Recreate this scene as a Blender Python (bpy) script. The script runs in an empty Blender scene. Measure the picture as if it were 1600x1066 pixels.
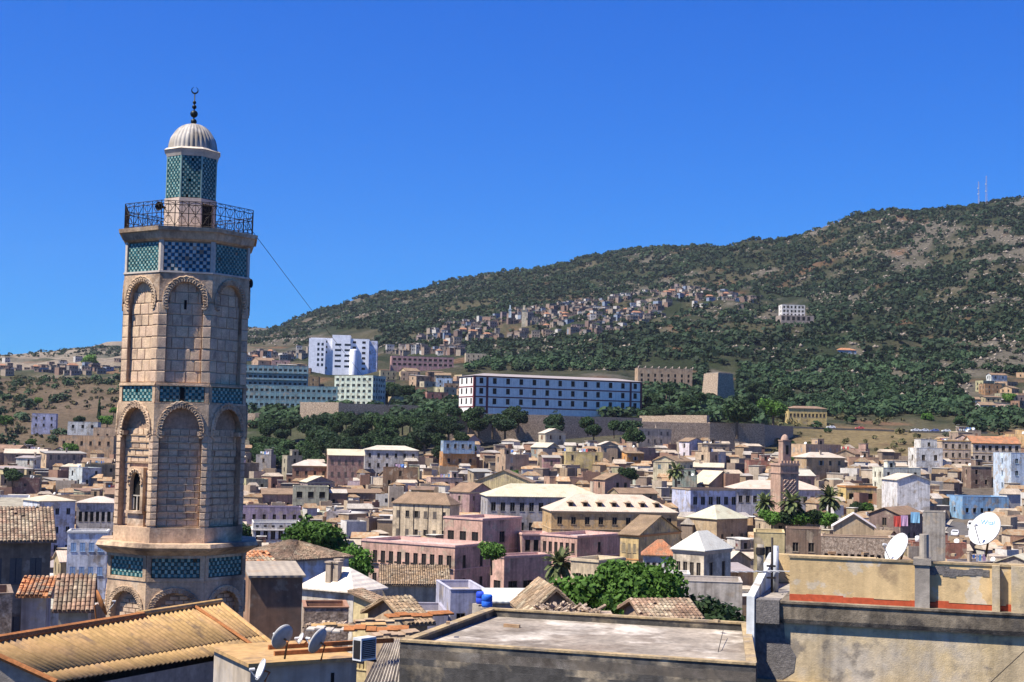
import bpy, math, random
import numpy as np
from mathutils import Matrix, Vector
R = math.radians
random.seed(11)
SC = bpy.context.scene
C = SC.collection
# ------------------------------------------------------------------ camera
F = 2200.0                       # focal length in photograph pixels (1600 wide)
CAMZ = 40.0
PITCH, ROLL = R(3.95), R(1.15)
cam = bpy.data.cameras.new('camera')
cam.lens = 36.0 * F / 1600.0
cam.clip_start, cam.clip_end = 0.5, 20000
camo = bpy.data.objects.new('camera', cam)
C.objects.link(camo)
CM = (Matrix.Rotation(math.pi / 2 + PITCH, 4, 'X') @ Matrix.Rotation(ROLL, 4, 'Z'))
camo.matrix_world = Matrix.Translation((0, 0, CAMZ)) @ CM
SC.camera = camo
# ------------------------------------------------------------------ sky and sun
SUN_AZ, SUN_EL = R(246), R(57)   # azimuth of the sun measured clockwise from +Y
sdir = Vector((math.sin(SUN_AZ) * math.cos(SUN_EL), math.cos(SUN_AZ) * math.cos(SUN_EL), math.sin(SUN_EL)))
W = bpy.data.worlds.new('World'); SC.world = W; W.use_nodes = True
nt = W.node_tree
sky = nt.nodes.new('ShaderNodeTexSky'); sky.sky_type = 'NISHITA'; sky.sun_disc = False
sky.sun_elevation = SUN_EL; sky.sun_rotation = SUN_AZ
sky.altitude = 100; sky.air_density = 1.0; sky.dust_density = 0.0; sky.ozone_density = 1.0
# the deep polarised blue of the photograph: the sky's colour graded channel by channel
sep = nt.nodes.new('ShaderNodeSeparateColor'); comb = nt.nodes.new('ShaderNodeCombineColor')
nt.links.new(sky.outputs[0], sep.inputs[0])
for i, (g, k) in enumerate(((1.35, .2), (1.03, .62), (.62, 1.23))):
    p = nt.nodes.new('ShaderNodeMath'); p.operation = 'POWER'; p.inputs[1].default_value = g
    q = nt.nodes.new('ShaderNodeMath'); q.operation = 'MULTIPLY'; q.inputs[1].default_value = k * .1 ** g / .1
    nt.links.new(sep.outputs[i], p.inputs[0]); nt.links.new(p.outputs[0], q.inputs[0]); nt.links.new(q.outputs[0], comb.inputs[i])
nt.links.new(comb.outputs[0], nt.nodes['Background'].inputs[0])
nt.nodes['Background'].inputs[1].default_value = 0.05
sl = bpy.data.lights.new('sun', 'SUN'); sl.energy = 5.0; sl.angle = R(0.53); sl.color = (1.0, 0.93, 0.83)
so = bpy.data.objects.new('sun', sl); C.objects.link(so); so.location = (-300, -200, 500)
so.rotation_euler = sdir.to_track_quat('Z', 'Y').to_euler()
SC.view_settings.view_transform = 'Standard'; SC.view_settings.look = 'None'
SC.view_settings.gamma = 1.0; SC.view_settings.exposure = 1.0
SC.view_settings.use_curve_mapping = False

# ------------------------------------------------------------------ projection helpers
CMR = CM.to_3x3()
CMI = CMR.inverted()
def ray(px, py):
    return CMR @ Vector(((px - 800) / F, -(py - 533) / F, -1.0))
def at(px, py, D):
    """world point at depth Y = D seen at photograph pixel px, py"""
    d = ray(px, py); k = D / d.y
    return Vector((d.x * k, D, CAMZ + d.z * k))
def onz(px, py, z):
    d = ray(px, py); k = (z - CAMZ) / d.z
    return Vector((d.x * k, d.y * k, z))
def pix(p):
    q = CMI @ (Vector(p) - Vector((0, 0, CAMZ)))
    return 800 + F * q.x / -q.z, 533 - F * q.y / -q.z

# ------------------------------------------------------------------ numpy noise
def _hash(ix, iy, s):
    n = (ix.astype(np.int64) * 374761393 + iy.astype(np.int64) * 668265263 + s * 974634777) & 0xffffffff
    n = ((n ^ (n >> 13)) * 1274126177) & 0xffffffff
    return ((n ^ (n >> 16)) & 0xffff) / 65535.0
def vnoise(x, y, s=0):
    x = np.asarray(x, float); y = np.asarray(y, float)
    ix = np.floor(x); iy = np.floor(y); fx = x - ix; fy = y - iy
    fx = fx * fx * (3 - 2 * fx); fy = fy * fy * (3 - 2 * fy)
    a = _hash(ix, iy, s); b = _hash(ix + 1, iy, s); c = _hash(ix, iy + 1, s); d = _hash(ix + 1, iy + 1, s)
    return (a * (1 - fx) + b * fx) * (1 - fy) + (c * (1 - fx) + d * fx) * fy
def fbm(x, y, s=0, o=4):
    t = 0; a = 1; n = 0
    for i in range(o):
        t = t + a * vnoise(np.asarray(x) * 2 ** i, np.asarray(y) * 2 ** i, s + i * 17); n += a; a *= .5
    return t / n

# ------------------------------------------------------------------ materials
MATS = {}
def mat(name, col=None, rough=.88, var=.25, scale=.6, fine=8., finev=.12, streak=0., bump=0., bscale=25., metal=0., col2=None,
        mix2=(.45, .6), scale2=.8, stain=None, stain_amt=.5, stain_rng=(.5, .62), sscale=.5, island=0., coat=0., stain2=None, stain2_amt=.5, stain2_rng=(.55, .62), s2scale=.9):
    """procedural surface; col None takes the object's own colour"""
    m = bpy.data.materials.new(name); m.use_nodes = True; MATS[name] = m
    t = m.node_tree; N = t.nodes; L = t.links; b = N['Principled BSDF']
    b.inputs['Roughness'].default_value = rough; b.inputs['Metallic'].default_value = metal
    b.inputs['Specular IOR Level'].default_value = .25
    if coat: b.inputs['Coat Weight'].default_value = coat
    tc = N.new('ShaderNodeTexCoord'); oi = N.new('ShaderNodeObjectInfo')
    ofs = N.new('ShaderNodeVectorMath'); ofs.operation = 'MULTIPLY_ADD'
    cmb = N.new('ShaderNodeCombineXYZ')
    for i in range(3): L.new(oi.outputs['Random'], cmb.inputs[i])
    L.new(cmb.outputs[0], ofs.inputs[0]); ofs.inputs[1].default_value = (91, 57, 33); L.new(tc.outputs['Object'], ofs.inputs[2])
    vec = ofs.outputs[0]
    def noise(sc, det=3, v=None, stretch=None):
        n = N.new('ShaderNodeTexNoise'); n.inputs['Scale'].default_value = sc; n.inputs['Detail'].default_value = det
        n.inputs['Roughness'].default_value = .6
        if stretch:
            mp = N.new('ShaderNodeMapping'); mp.inputs['Scale'].default_value = stretch
            L.new(vec, mp.inputs[0]); L.new(mp.outputs[0], n.inputs['Vector'])
        else: L.new(vec, n.inputs['Vector'])
        return n.outputs['Fac']
    def rng(s, a, b_, lo=0., hi=1.):
        r = N.new('ShaderNodeMapRange'); r.inputs[1].default_value = a; r.inputs[2].default_value = b_
        r.inputs[3].default_value = lo; r.inputs[4].default_value = hi; L.new(s, r.inputs[0]); return r.outputs[0]
    def mixc(f, a, b_, mode='MIX'):
        x = N.new('ShaderNodeMix'); x.data_type = 'RGBA'; x.blend_type = mode
        if isinstance(f, float): x.inputs[0].default_value = f
        else: L.new(f, x.inputs[0])
        for i, s in ((6, a), (7, b_)):
            if isinstance(s, tuple): x.inputs[i].default_value = (*s[:3], 1)
            else: L.new(s, x.inputs[i])
        return x.outputs[2]
    def mul(c, f):
        x = N.new('ShaderNodeVectorMath'); x.operation = 'SCALE'; L.new(f, x.inputs['Scale'])
        if isinstance(c, tuple): x.inputs[0].default_value = c[:3]
        else: L.new(c, x.inputs[0])
        return x.outputs[0]
    wm_ = lambda c: (c[0], c[1] * .985, c[2] * .98) if c is not None and c[0] > c[2] else c
    col, col2, stain, stain2 = wm_(col), wm_(col2), wm_(stain), wm_(stain2)
    base = oi.outputs['Color'] if col is None else tuple(col)
    if col2 is not None:
        base = mixc(rng(noise(scale2, 4), *mix2), base, tuple(col2))
    if stain is not None:
        base = mixc(rng(noise(sscale, 5), *stain_rng, 0, stain_amt), base, tuple(stain))
    if stain2 is not None:
        base = mixc(rng(noise(s2scale, 6), *stain2_rng, 0, stain2_amt), base, tuple(stain2))
    f = rng(noise(scale, 4), .3, .7, 1 - var, 1 + var)
    c = mul(base, f)
    if finev: c = mul(c, rng(noise(fine, 3), .3, .7, 1 - finev, 1 + finev))
    if streak: c = mul(c, rng(noise(1.0, 3, stretch=(2.2, 2.2, .12)), .42, .72, 1, 1 - streak))
    if island:
        g = N.new('ShaderNodeNewGeometry'); c = mul(c, rng(g.outputs['Random Per Island'], 0, 1, 1 - island, 1 + island))
    L.new(c, b.inputs['Base Color'])
    if bump:
        bp = N.new('ShaderNodeBump'); bp.inputs['Strength'].default_value = bump; bp.inputs['Distance'].default_value = .05
        L.new(noise(bscale, 4), bp.inputs['Height']); L.new(bp.outputs[0], b.inputs['Normal'])
    return m
def wavemat(name, axis, col, col2, period, depth=.6, **k):
    """roof covering: rows of tiles or corrugations along one local axis"""
    m = mat(name, col, col2=col2, **k); t = m.node_tree; N = t.nodes; L = t.links; b = N['Principled BSDF']
    tc = N.new('ShaderNodeTexCoord'); w = N.new('ShaderNodeTexWave'); w.bands_direction = axis
    w.inputs['Scale'].default_value = .314 / period * 1.0; w.inputs['Distortion'].default_value = .6; w.inputs['Detail Scale'].default_value = 3
    L.new(tc.outputs['Object'], w.inputs[0])
    bp = N.new('ShaderNodeBump'); bp.inputs['Strength'].default_value = depth; bp.inputs['Distance'].default_value = .06
    L.new(w.outputs['Fac'], bp.inputs['Height']); L.new(bp.outputs[0], b.inputs['Normal'])
    return m
mat('plaster', None, var=.2, scale=.3, fine=2.5, finev=.16, streak=.42, stain=(.13, .105, .08), stain_amt=.7, stain_rng=(.52, .68), sscale=.35, stain2=(.38, .31, .22), stain2_amt=.65, stain2_rng=(.55, .6), s2scale=.55)
mat('trim', None, var=.12, streak=.2)
mat('paint', None, rough=.6, var=.1)
mat('cloth', None, rough=.95, var=.08)
mat('concrete', (.3, .265, .215), var=.3, scale=.5, fine=5, finev=.2, streak=.25, bump=.2)
mat('flatroof', None, var=.3, scale=.4, fine=3, finev=.2, stain=(.12, .1, .08), stain_amt=.7, stain_rng=(.5, .62), sscale=.5)
mat('sheet', None, var=.12, scale=.35, fine=2.5, finev=.1, stain=(.3, .22, .14), stain_amt=.5, stain_rng=(.56, .7))
for ax in 'XY':
    wavemat('sheet' + ax, ax, None, None, .45, .35, var=.12, scale=.4, fine=3, finev=.12, stain=(.3, .2, .12), stain_amt=.55, stain_rng=(.55, .72))
    wavemat('tile' + ax, ax, None, (.17, .12, .075), .22, .6, var=.3, scale=.6, fine=6, finev=.35, mix2=(.42, .66), scale2=1.2)
mat('glass', (.02, .024, .03), rough=.15, var=.2, finev=0)
mat('dark', (.012, .011, .01), rough=.9, finev=0)
mat('wood', None, rough=.7, var=.2, streak=.2)
mat('iron', (.03, .026, .024), rough=.6, metal=.4)
mat('zinc', (.42, .43, .44), rough=.5, metal=.3)
mat('stone', (.52, .375, .235), var=.22, scale=.7, fine=7, finev=.22, streak=.3, bump=.35, bscale=14, col2=(.49, .34, .22), mix2=(.45, .62), scale2=.6,
    stain=(.12, .085, .065), stain_amt=.8, stain_rng=(.5, .66), sscale=.5, stain2=(.55, .45, .33), stain2_amt=.5, stain2_rng=(.56, .62), s2scale=1.1)
mat('block', (.58, .425, .27), var=.2, scale=1.2, fine=9, finev=.2, bump=.4, bscale=16, col2=(.52, .37, .25), mix2=(.4, .6), scale2=.7,
    stain=(.17, .12, .09), stain_amt=.7, stain_rng=(.53, .66), sscale=.6)
mat('mortar', (.4, .27, .18), var=.3, fine=8, finev=.25, streak=.25)
mat('tile_white', (.45, .48, .44), rough=.35, var=.12, island=.2)
mat('tile_blue', (.012, .065, .12), rough=.3, var=.25, island=.35)
mat('tile_teal', (.012, .07, .082), rough=.3, var=.25, island=.45)
mat('tile_pale', (.2, .3, .255), rough=.35, var=.15, island=.3)
mat('domelead', (.42, .39, .34), rough=.7, var=.2, streak=.65, stain=(.25, .2, .13), stain_rng=(.5, .6))
mat('bronze', (.02, .024, .022), rough=.45, metal=.6)
mat('bark', (.11, .08, .055), var=.3, bump=.4)
def leafmat(name, a, b_):
    m = bpy.data.materials.new(name); m.use_nodes = True; MATS[name] = m
    t = m.node_tree; N = t.nodes; L = t.links; b = N['Principled BSDF']
    b.inputs['Roughness'].default_value = .7; b.inputs['Specular IOR Level'].default_value = .2
    g = N.new('ShaderNodeNewGeometry'); oi = N.new('ShaderNodeObjectInfo')
    x = N.new('ShaderNodeMix'); x.data_type = 'RGBA'; x.inputs[6].default_value = (*a, 1); x.inputs[7].default_value = (*b_, 1)
    L.new(g.outputs['Random Per Island'], x.inputs[0])
    mr = N.new('ShaderNodeMapRange'); mr.inputs[3].default_value = .75; mr.inputs[4].default_value = 1.3; L.new(oi.outputs['Random'], mr.inputs[0])
    nz = N.new('ShaderNodeTexNoise'); nz.inputs['Scale'].default_value = .025; nz.inputs['Detail'].default_value = 4; L.new(g.outputs['Position'], nz.inputs['Vector'])
    m2 = N.new('ShaderNodeMapRange'); m2.inputs[1].default_value = .35; m2.inputs[2].default_value = .65; m2.inputs[3].default_value = .65; m2.inputs[4].default_value = 1.45; L.new(nz.outputs['Fac'], m2.inputs[0])
    mm = N.new('ShaderNodeMath'); mm.operation = 'MULTIPLY'; L.new(mr.outputs[0], mm.inputs[0]); L.new(m2.outputs[0], mm.inputs[1])
    s = N.new('ShaderNodeVectorMath'); s.operation = 'SCALE'; L.new(x.outputs[2], s.inputs[0]); L.new(mm.outputs[0], s.inputs['Scale'])
    L.new(s.outputs[0], b.inputs['Base Color'])
    tr = N.new('ShaderNodeBsdfTranslucent'); L.new(s.outputs[0], tr.inputs[0])
    mx = N.new('ShaderNodeMixShader'); mx.inputs[0].default_value = .25
    L.new(b.outputs[0], mx.inputs[1]); L.new(tr.outputs[0], mx.inputs[2]); L.new(mx.outputs[0], N['Material Output'].inputs[0])
leafmat('leaf', (.035, .085, .012), (.085, .17, .025))
leafmat('leaf_dark', (.012, .03, .01), (.034, .062, .018))
leafmat('leaf_pine', (.015, .034, .014), (.033, .06, .023))
leafmat('leaf_dry', (.07, .075, .03), (.16, .14, .06))
leafmat('leaf_scrub', (.03, .036, .018), (.06, .065, .03))
leafmat('leaf_palm', (.05, .075, .025), (.14, .16, .06))

# ------------------------------------------------------------------ mesh helpers
class MB:
    def __init__(s): s.v = []; s.f = []; s.m = []
    def quad(s, a, b, c, d, mi=0):
        n = len(s.v); s.v += [tuple(a), tuple(b), tuple(c), tuple(d)]; s.f.append((n, n + 1, n + 2, n + 3)); s.m.append(mi)
    def poly(s, pts, mi=0):
        n = len(s.v); s.v += [tuple(p) for p in pts]; s.f.append(tuple(range(n, n + len(pts)))); s.m.append(mi)
    def box(s, x0, x1, y0, y1, z0, z1, mi=0, T=None):
        n = len(s.v)
        P = [(x0, y0, z0), (x1, y0, z0), (x1, y1, z0), (x0, y1, z0), (x0, y0, z1), (x1, y0, z1), (x1, y1, z1), (x0, y1, z1)]
        if T is not None: P = [tuple(T @ Vector(p)) for p in P]
        s.v += P
        for q in ((0, 3, 2, 1), (4, 5, 6, 7), (0, 1, 5, 4), (1, 2, 6, 5), (2, 3, 7, 6), (3, 0, 4, 7)):
            s.f.append(tuple(n + i for i in q)); s.m.append(mi)
        return s
    def prism(s, pts, z0, z1, mi=0, cap=True, T=None, top=None):
        """plan polygon (counter-clockwise) extruded; top = other polygon for the upper ring"""
        n = len(s.v); k = len(pts); tp = top or pts
        P = [(p[0], p[1], z0) for p in pts] + [(p[0], p[1], z1) for p in tp]
        if T is not None: P = [tuple(T @ Vector(p)) for p in P]
        s.v += P
        for i in range(k):
            j = (i + 1) % k; s.f.append((n + i, n + j, n + k + j, n + k + i)); s.m.append(mi)
        if cap:
            s.f.append(tuple(n + k + i for i in range(k))); s.m.append(mi)
            s.f.append(tuple(n + i for i in reversed(range(k)))); s.m.append(mi)
        return s
    def tube(s, path, r, n=6, mi=0, r2=None, cap=True):
        path = [Vector(p) for p in path]; base = len(s.v); K = len(path)
        for i, p in enumerate(path):
            t = (path[min(i + 1, K - 1)] - path[max(i - 1, 0)]).normalized()
            u = t.cross(Vector((0, 0, 1)) if abs(t.z) < .9 else Vector((1, 0, 0))).normalized(); w = t.cross(u)
            rr = r if r2 is None else r + (r2 - r) * i / max(1, K - 1)
            for j in range(n):
                a = 2 * math.pi * j / n; s.v.append(tuple(p + (u * math.cos(a) + w * math.sin(a)) * rr))
        for i in range(K - 1):
            for j in range(n):
                a = base + i * n + j; b = base + i * n + (j + 1) % n
                s.f.append((a, b, b + n, a + n)); s.m.append(mi)
        if cap:
            s.f.append(tuple(base + j for j in reversed(range(n)))); s.m.append(mi)
            s.f.append(tuple(base + (K - 1) * n + j for j in range(n))); s.m.append(mi)
        return s
    def lathe(s, prof, n=16, mi=0, T=None, mod=None):
        base = len(s.v); K = len(prof)
        for r, z in prof:
            for j in range(n):
                a = 2 * math.pi * j / n; rr = r * (mod(j) if mod else 1)
                p = Vector((rr * math.cos(a), rr * math.sin(a), z)); s.v.append(tuple(T @ p if T is not None else p))
        for i in range(K - 1):
            for j in range(n):
                a = base + i * n + j; b = base + i * n + (j + 1) % n
                s.f.append((a, b, b + n, a + n)); s.m.append(mi)
        return s
    def mesh(s, name, mats, smooth=False):
        me = bpy.data.meshes.new(name); me.from_pydata(s.v, [], s.f)
        for m in mats: me.materials.append(MATS[m])
        if len(mats) > 1: me.polygons.foreach_set('material_index', s.m)
        if smooth: me.polygons.foreach_set('use_smooth', [True] * len(s.f))
        me.update(); return me
    def build(s, name, mats, parent=None, smooth=False, color=None, loc=None, rot=None):
        if isinstance(mats, str): mats = [mats]
        return link(name, s.mesh(name, mats, smooth), parent, color, loc, rot)
def link(name, me, parent=None, color=None, loc=None, rot=None, scale=None):
    o = bpy.data.objects.new(name, me); C.objects.link(o)
    if parent is not None: o.parent = parent
    if color is not None: o.color = (*color[:3], 1)
    if loc is not None: o.location = loc
    if rot is not None: o.rotation_euler = rot if not isinstance(rot, (int, float)) else (0, 0, rot)
    if scale is not None: o.scale = scale
    return o
def npmesh(name, V, Fq, mats, smooth=False):
    me = bpy.data.meshes.new(name); V = np.asarray(V, np.float32); Fq = np.asarray(Fq, np.int32)
    me.vertices.add(len(V)); me.vertices.foreach_set('co', V.ravel())
    k = Fq.shape[1]; me.loops.add(Fq.size); me.loops.foreach_set('vertex_index', Fq.ravel())
    me.polygons.add(len(Fq)); me.polygons.foreach_set('loop_start', np.arange(0, Fq.size, k, dtype=np.int32))
    for m in mats: me.materials.append(MATS[m])
    me.update(calc_edges=True)
    if smooth: me.polygons.foreach_set('use_smooth', np.ones(len(Fq), bool))
    return me
def tag(o, label=None, cat=None, group=None, kind=None):
    if label: o['label'] = label
    if cat: o['category'] = cat
    if group: o['group'] = group
    if kind: o['kind'] = kind
    return o
def thing(name, label, cat, loc=(0, 0, 0), rz=0., group=None):
    return tag(link(name, None, None, None, loc, rz), label, cat, group)
mat('deck', (.25, .215, .17), var=.3, scale=.7, fine=6, finev=.25, col2=(.4, .36, .3), mix2=(.5, .6), scale2=.45, stain=(.15, .12, .09), stain_amt=.8, stain_rng=(.5, .6), sscale=.6, bump=.2)
mat('mould', (.33, .27, .18), var=.3, scale=.6, fine=6, finev=.25, streak=.45, col2=(.075, .07, .062), mix2=(.33, .46), scale2=.8, bump=.3)
mat('coping', (.32, .24, .13), var=.3, scale=1.5, fine=8, finev=.3, col2=(.25, .2, .14), mix2=(.5, .65), scale2=1.2, bump=.3)
mat('yellow_wall', (.58, .42, .21), var=.12, scale=.6, fine=6, finev=.1, streak=.3, stain=(.24, .17, .1), stain_amt=.75, stain_rng=(.54, .64), sscale=.8, bump=.2, stain2=(.55, .48, .36), stain2_amt=.7, stain2_rng=(.58, .61), s2scale=1.3)
mat('red_base', (.4, .075, .03), var=.2, fine=8, finev=.2)
mat('ochre_wall', (.54, .43, .26), var=.22, scale=.5, fine=5, finev=.15, streak=.4, col2=(.4, .35, .27), mix2=(.45, .6), scale2=.5, stain=(.56, .42, .2), stain_amt=.6, stain_rng=(.52, .62), sscale=.7, bump=.25, stain2=(.2, .175, .14), stain2_amt=.8, stain2_rng=(.54, .6), s2scale=.9)
mat('cornice_old', (.2, .165, .115), var=.4, scale=1.2, fine=6, finev=.3, streak=.5, stain=(.05, .045, .04), stain_amt=.8, stain_rng=(.5, .62), sscale=1.0, bump=.3)
mat('patch', (.13, .12, .11), var=.3, fine=10, finev=.3, bump=.5)
mat('corrugated', (.41, .26, .1), rough=.75, var=.18, scale=.5, fine=4, finev=.18, col2=(.38, .235, .1), mix2=(.42, .62), scale2=.5, stain=(.14, .1, .07), stain_amt=.7, stain_rng=(.52, .66), sscale=.9, streak=.0)
mat('greysheet', (.4, .36, .3), rough=.7, var=.2, fine=4, finev=.2, streak=.2)
mat('dish_white', (.55, .55, .53), rough=.5, var=.06)
mat('dish_grey', (.33, .33, .32), rough=.6, var=.15)
mat('claytile', (.34, .2, .1), var=.3, scale=1.0, fine=6, finev=.25, col2=(.28, .22, .14), mix2=(.4, .6), scale2=1.0, island=.25)
mat('claytile_near', None, var=.3, scale=.8, fine=5, finev=.3, col2=(.2, .15, .1), mix2=(.45, .6), scale2=.9, stain=(.33, .29, .2), stain_amt=.6, stain_rng=(.52, .64), sscale=.7, island=.35)
mat('rubble', (.27, .2, .14), var=.35, scale=1.5, fine=7, finev=.4, bump=.8, bscale=8, col2=(.38, .3, .22), mix2=(.45, .6), scale2=3.)
mat('print_blue', (.1, .3, .7), var=.05, finev=0)
mat('rust', (.3, .12, .04), var=.3, fine=8, finev=.3)
# ------------------------------------------------------------------ terrain: valley, town slope and mountain
COLX = [-500, 0, 190, 400, 600, 800, 1000, 1200, 1400, 1600, 2100]
DS = [4, 60, 100, 150, 220, 300, 400, 500, 600, 700, 850, 1000, 1300, 1700, 2100, 2500, 3200]
# photograph row at which the ground appears, per column and distance (first three rows given as heights below the eye)
GY = {
 -500: [1020, 930, 850, 785, 735, 700, 650, 615, 590, 585, 580, 575, 572],
 0:    [1020, 930, 850, 785, 735, 700, 652, 600, 578, 572, 566, 560, 556],
 190:  [1020, 930, 850, 785, 735, 695, 655, 605, 578, 568, 556, 545, 540],
 400:  [1010, 925, 845, 775, 715, 660, 622, 595, 568, 548, 530, 515, 518],
 600:  [1000, 915, 830, 765, 705, 655, 622, 590, 560, 525, 490, 469, 480],
 800:  [985, 905, 822, 755, 700, 640, 612, 585, 545, 500, 455, 430, 460],
 1000: [985, 900, 815, 750, 695, 648, 608, 580, 535, 480, 430, 394, 440],
 1200: [985, 895, 810, 748, 700, 658, 628, 590, 530, 465, 386, 400, 450],
 1400: [985, 890, 805, 745, 702, 668, 632, 590, 510, 430, 332, 360, 450],
 1600: [985, 885, 800, 742, 702, 672, 625, 575, 480, 390, 309, 340, 440],
 2100: [985, 885, 800, 742, 702, 665, 610, 545, 430, 330, 250, 280, 400]}
NEARZ = [-11, -17, -22, -27]
_z = np.zeros((len(DS), len(COLX)))
for j, cx in enumerate(COLX):
    for i, D in enumerate(DS):
        if i < 4: _z[i, j] = CAMZ + NEARZ[i]
        else: _z[i, j] = at(cx, GY[cx][i - 4], D).z
def ground(x, y, rough=True):
    x = np.asarray(x, float); y = np.maximum(np.asarray(y, float), 4.1)
    px = np.clip(800 + F * x / y, COLX[0], COLX[-1] - 1); D = np.clip(y, DS[0], DS[-1] - 1)
    cx = np.array(COLX, float); ds = np.array(DS, float)
    j = np.clip(np.searchsorted(cx, px, 'right') - 1, 0, len(cx) - 2); i = np.clip(np.searchsorted(ds, D, 'right') - 1, 0, len(ds) - 2)
    u = (px - cx[j]) / (cx[j + 1] - cx[j]); v = (D - ds[i]) / (ds[i + 1] - ds[i])
    us = u * u * (3 - 2 * u) * .6 + u * .4
    z = (_z[i, j] * (1 - us) + _z[i, j + 1] * us) * (1 - v) + (_z[i + 1, j] * (1 - us) + _z[i + 1, j + 1] * us) * v
    if rough:
        k = np.clip((y - 640) / 500, 0, 1)
        z = z + k * ((fbm(x / 170, y / 170, 5, 4) - .5) * 34 * np.clip((y - 700) / 900, .1, 1) + (fbm(x / 40, y / 40, 9, 3) - .5) * 9)
        z = z + k * np.clip((fbm(x / 60, y / 45, 21, 2) - .55) * 10, 0, 1) * 5 * np.clip((px - 200) / 400, 0, 1)
    return z
def gz(x, y): return float(ground(x, y))
def solveD(px, py, h, d0=90., d1=2400.):
    """depth at which something h metres tall standing on the ground shows its top at row py"""
    ds = np.linspace(d0, d1, 900); r = ray(px, py); k = ds / r.y
    x = r.x * k; z = CAMZ + r.z * k; g = ground(x, ds, False) + h - z
    s = np.where((g[:-1] < 0) != (g[1:] < 0))[0]
    s = [q for q in s if g[q] < 0 or True]
    return float(ds[s[0]]) if len(s) else 400.
def build_terrain():
    na, nd = 460, 520
    ang = np.linspace(-900, 2500, na); ds = 6 * (3150 / 6) ** np.linspace(0, 1, nd) ** .62
    A, Dd = np.meshgrid(ang, ds); X = (A - 800) / F * Dd; Y = Dd; Z = ground(X, Y)
    V = np.stack([X, Y, Z], -1).reshape(-1, 3)
    i, j = np.meshgrid(np.arange(nd - 1), np.arange(na - 1), indexing='ij'); a = i * na + j
    Fq = np.stack([a, a + 1, a + na + 1, a + na], -1).reshape(-1, 4)
    # what the ground is made of: town dust, scrub, dry grass, rock, red soil
    x, y = V[:, 0], V[:, 1]; px = 800 + F * x / y
    n1 = fbm(x / 90, y / 120, 31, 4); n2 = fbm(x / 25, y / 30, 37, 3); n3 = fbm(x / 260, y / 260, 41, 3); n4 = fbm(x / 70, y / 60, 77, 4)
    scrub = np.array([.042, .058, .025]); dry = np.array([.11, .1, .055]); rock = np.array([.2, .175, .135]); soil = np.array([.27, .15, .085]); dust = np.array([.17, .14, .11])
    sm = lambda t, a, b: np.clip((t - a) / (b - a), 0, 1)[:, None]
    col = scrub + (dry - scrub) * sm(n1 * .6 + n2 * .4, .46, .62)
    col = col + (rock - col) * sm(n4 * .65 + n2 * .35 + .09 * np.clip((px - 1250) / 300, 0, 1) + .05 * (px < 420), .57, .67) * .85
    col = col + (soil - col) * sm(fbm(x / 45, y / 45, 55, 3), .68, .76) * .7
    left = ((px < 420) & (y > 1050))
    lk = (np.clip((420 - px) / 120, 0, 1) * np.clip((y - 1250) / 200, 0, 1))[:, None]
    col = col + (np.array([.33, .27, .2]) - col) * lk * sm(n1, .35, .55)
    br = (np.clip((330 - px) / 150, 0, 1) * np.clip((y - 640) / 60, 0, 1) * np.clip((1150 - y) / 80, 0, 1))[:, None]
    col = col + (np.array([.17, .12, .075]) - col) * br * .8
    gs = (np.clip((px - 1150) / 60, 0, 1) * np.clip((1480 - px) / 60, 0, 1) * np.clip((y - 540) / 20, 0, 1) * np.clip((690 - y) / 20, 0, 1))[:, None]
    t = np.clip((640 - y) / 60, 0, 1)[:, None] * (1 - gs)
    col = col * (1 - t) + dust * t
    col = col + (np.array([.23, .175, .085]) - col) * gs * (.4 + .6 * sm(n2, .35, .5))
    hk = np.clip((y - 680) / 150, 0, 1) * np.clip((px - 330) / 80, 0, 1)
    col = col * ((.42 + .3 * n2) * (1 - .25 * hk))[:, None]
    me = npmesh('hillside', V, Fq, [], True)
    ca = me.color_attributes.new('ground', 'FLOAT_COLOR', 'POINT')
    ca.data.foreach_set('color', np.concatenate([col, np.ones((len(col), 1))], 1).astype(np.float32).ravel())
    m = bpy.data.materials.new('ground'); m.use_nodes = True; N = m.node_tree.nodes; L = m.node_tree.links; b = N['Principled BSDF']
    b.inputs['Roughness'].default_value = .95; b.inputs['Specular IOR Level'].default_value = .1
    a_ = N.new('ShaderNodeVertexColor'); a_.layer_name = 'ground'; tc = N.new('ShaderNodeTexCoord')
    nz = N.new('ShaderNodeTexNoise'); nz.inputs['Scale'].default_value = .35; nz.inputs['Detail'].default_value = 5; nz.inputs['Roughness'].default_value = .7
    L.new(tc.outputs['Object'], nz.inputs[0])
    mr = N.new('ShaderNodeMapRange'); mr.inputs[1].default_value = .3; mr.inputs[2].default_value = .7; mr.inputs[3].default_value = .55; mr.inputs[4].default_value = 1.45
    L.new(nz.outputs['Fac'], mr.inputs[0])
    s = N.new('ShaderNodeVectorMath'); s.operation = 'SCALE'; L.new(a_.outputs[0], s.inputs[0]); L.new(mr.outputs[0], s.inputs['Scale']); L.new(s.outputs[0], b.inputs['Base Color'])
    bp = N.new('ShaderNodeBump'); bp.inputs['Distance'].default_value = 1.2; bp.inputs['Strength'].default_value = .8
    L.new(nz.outputs['Fac'], bp.inputs['Height']); L.new(bp.outputs[0], b.inputs['Normal'])
    me.materials.append(m)
    return tag(link('hillside', me), kind='structure')
build_terrain()
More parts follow.
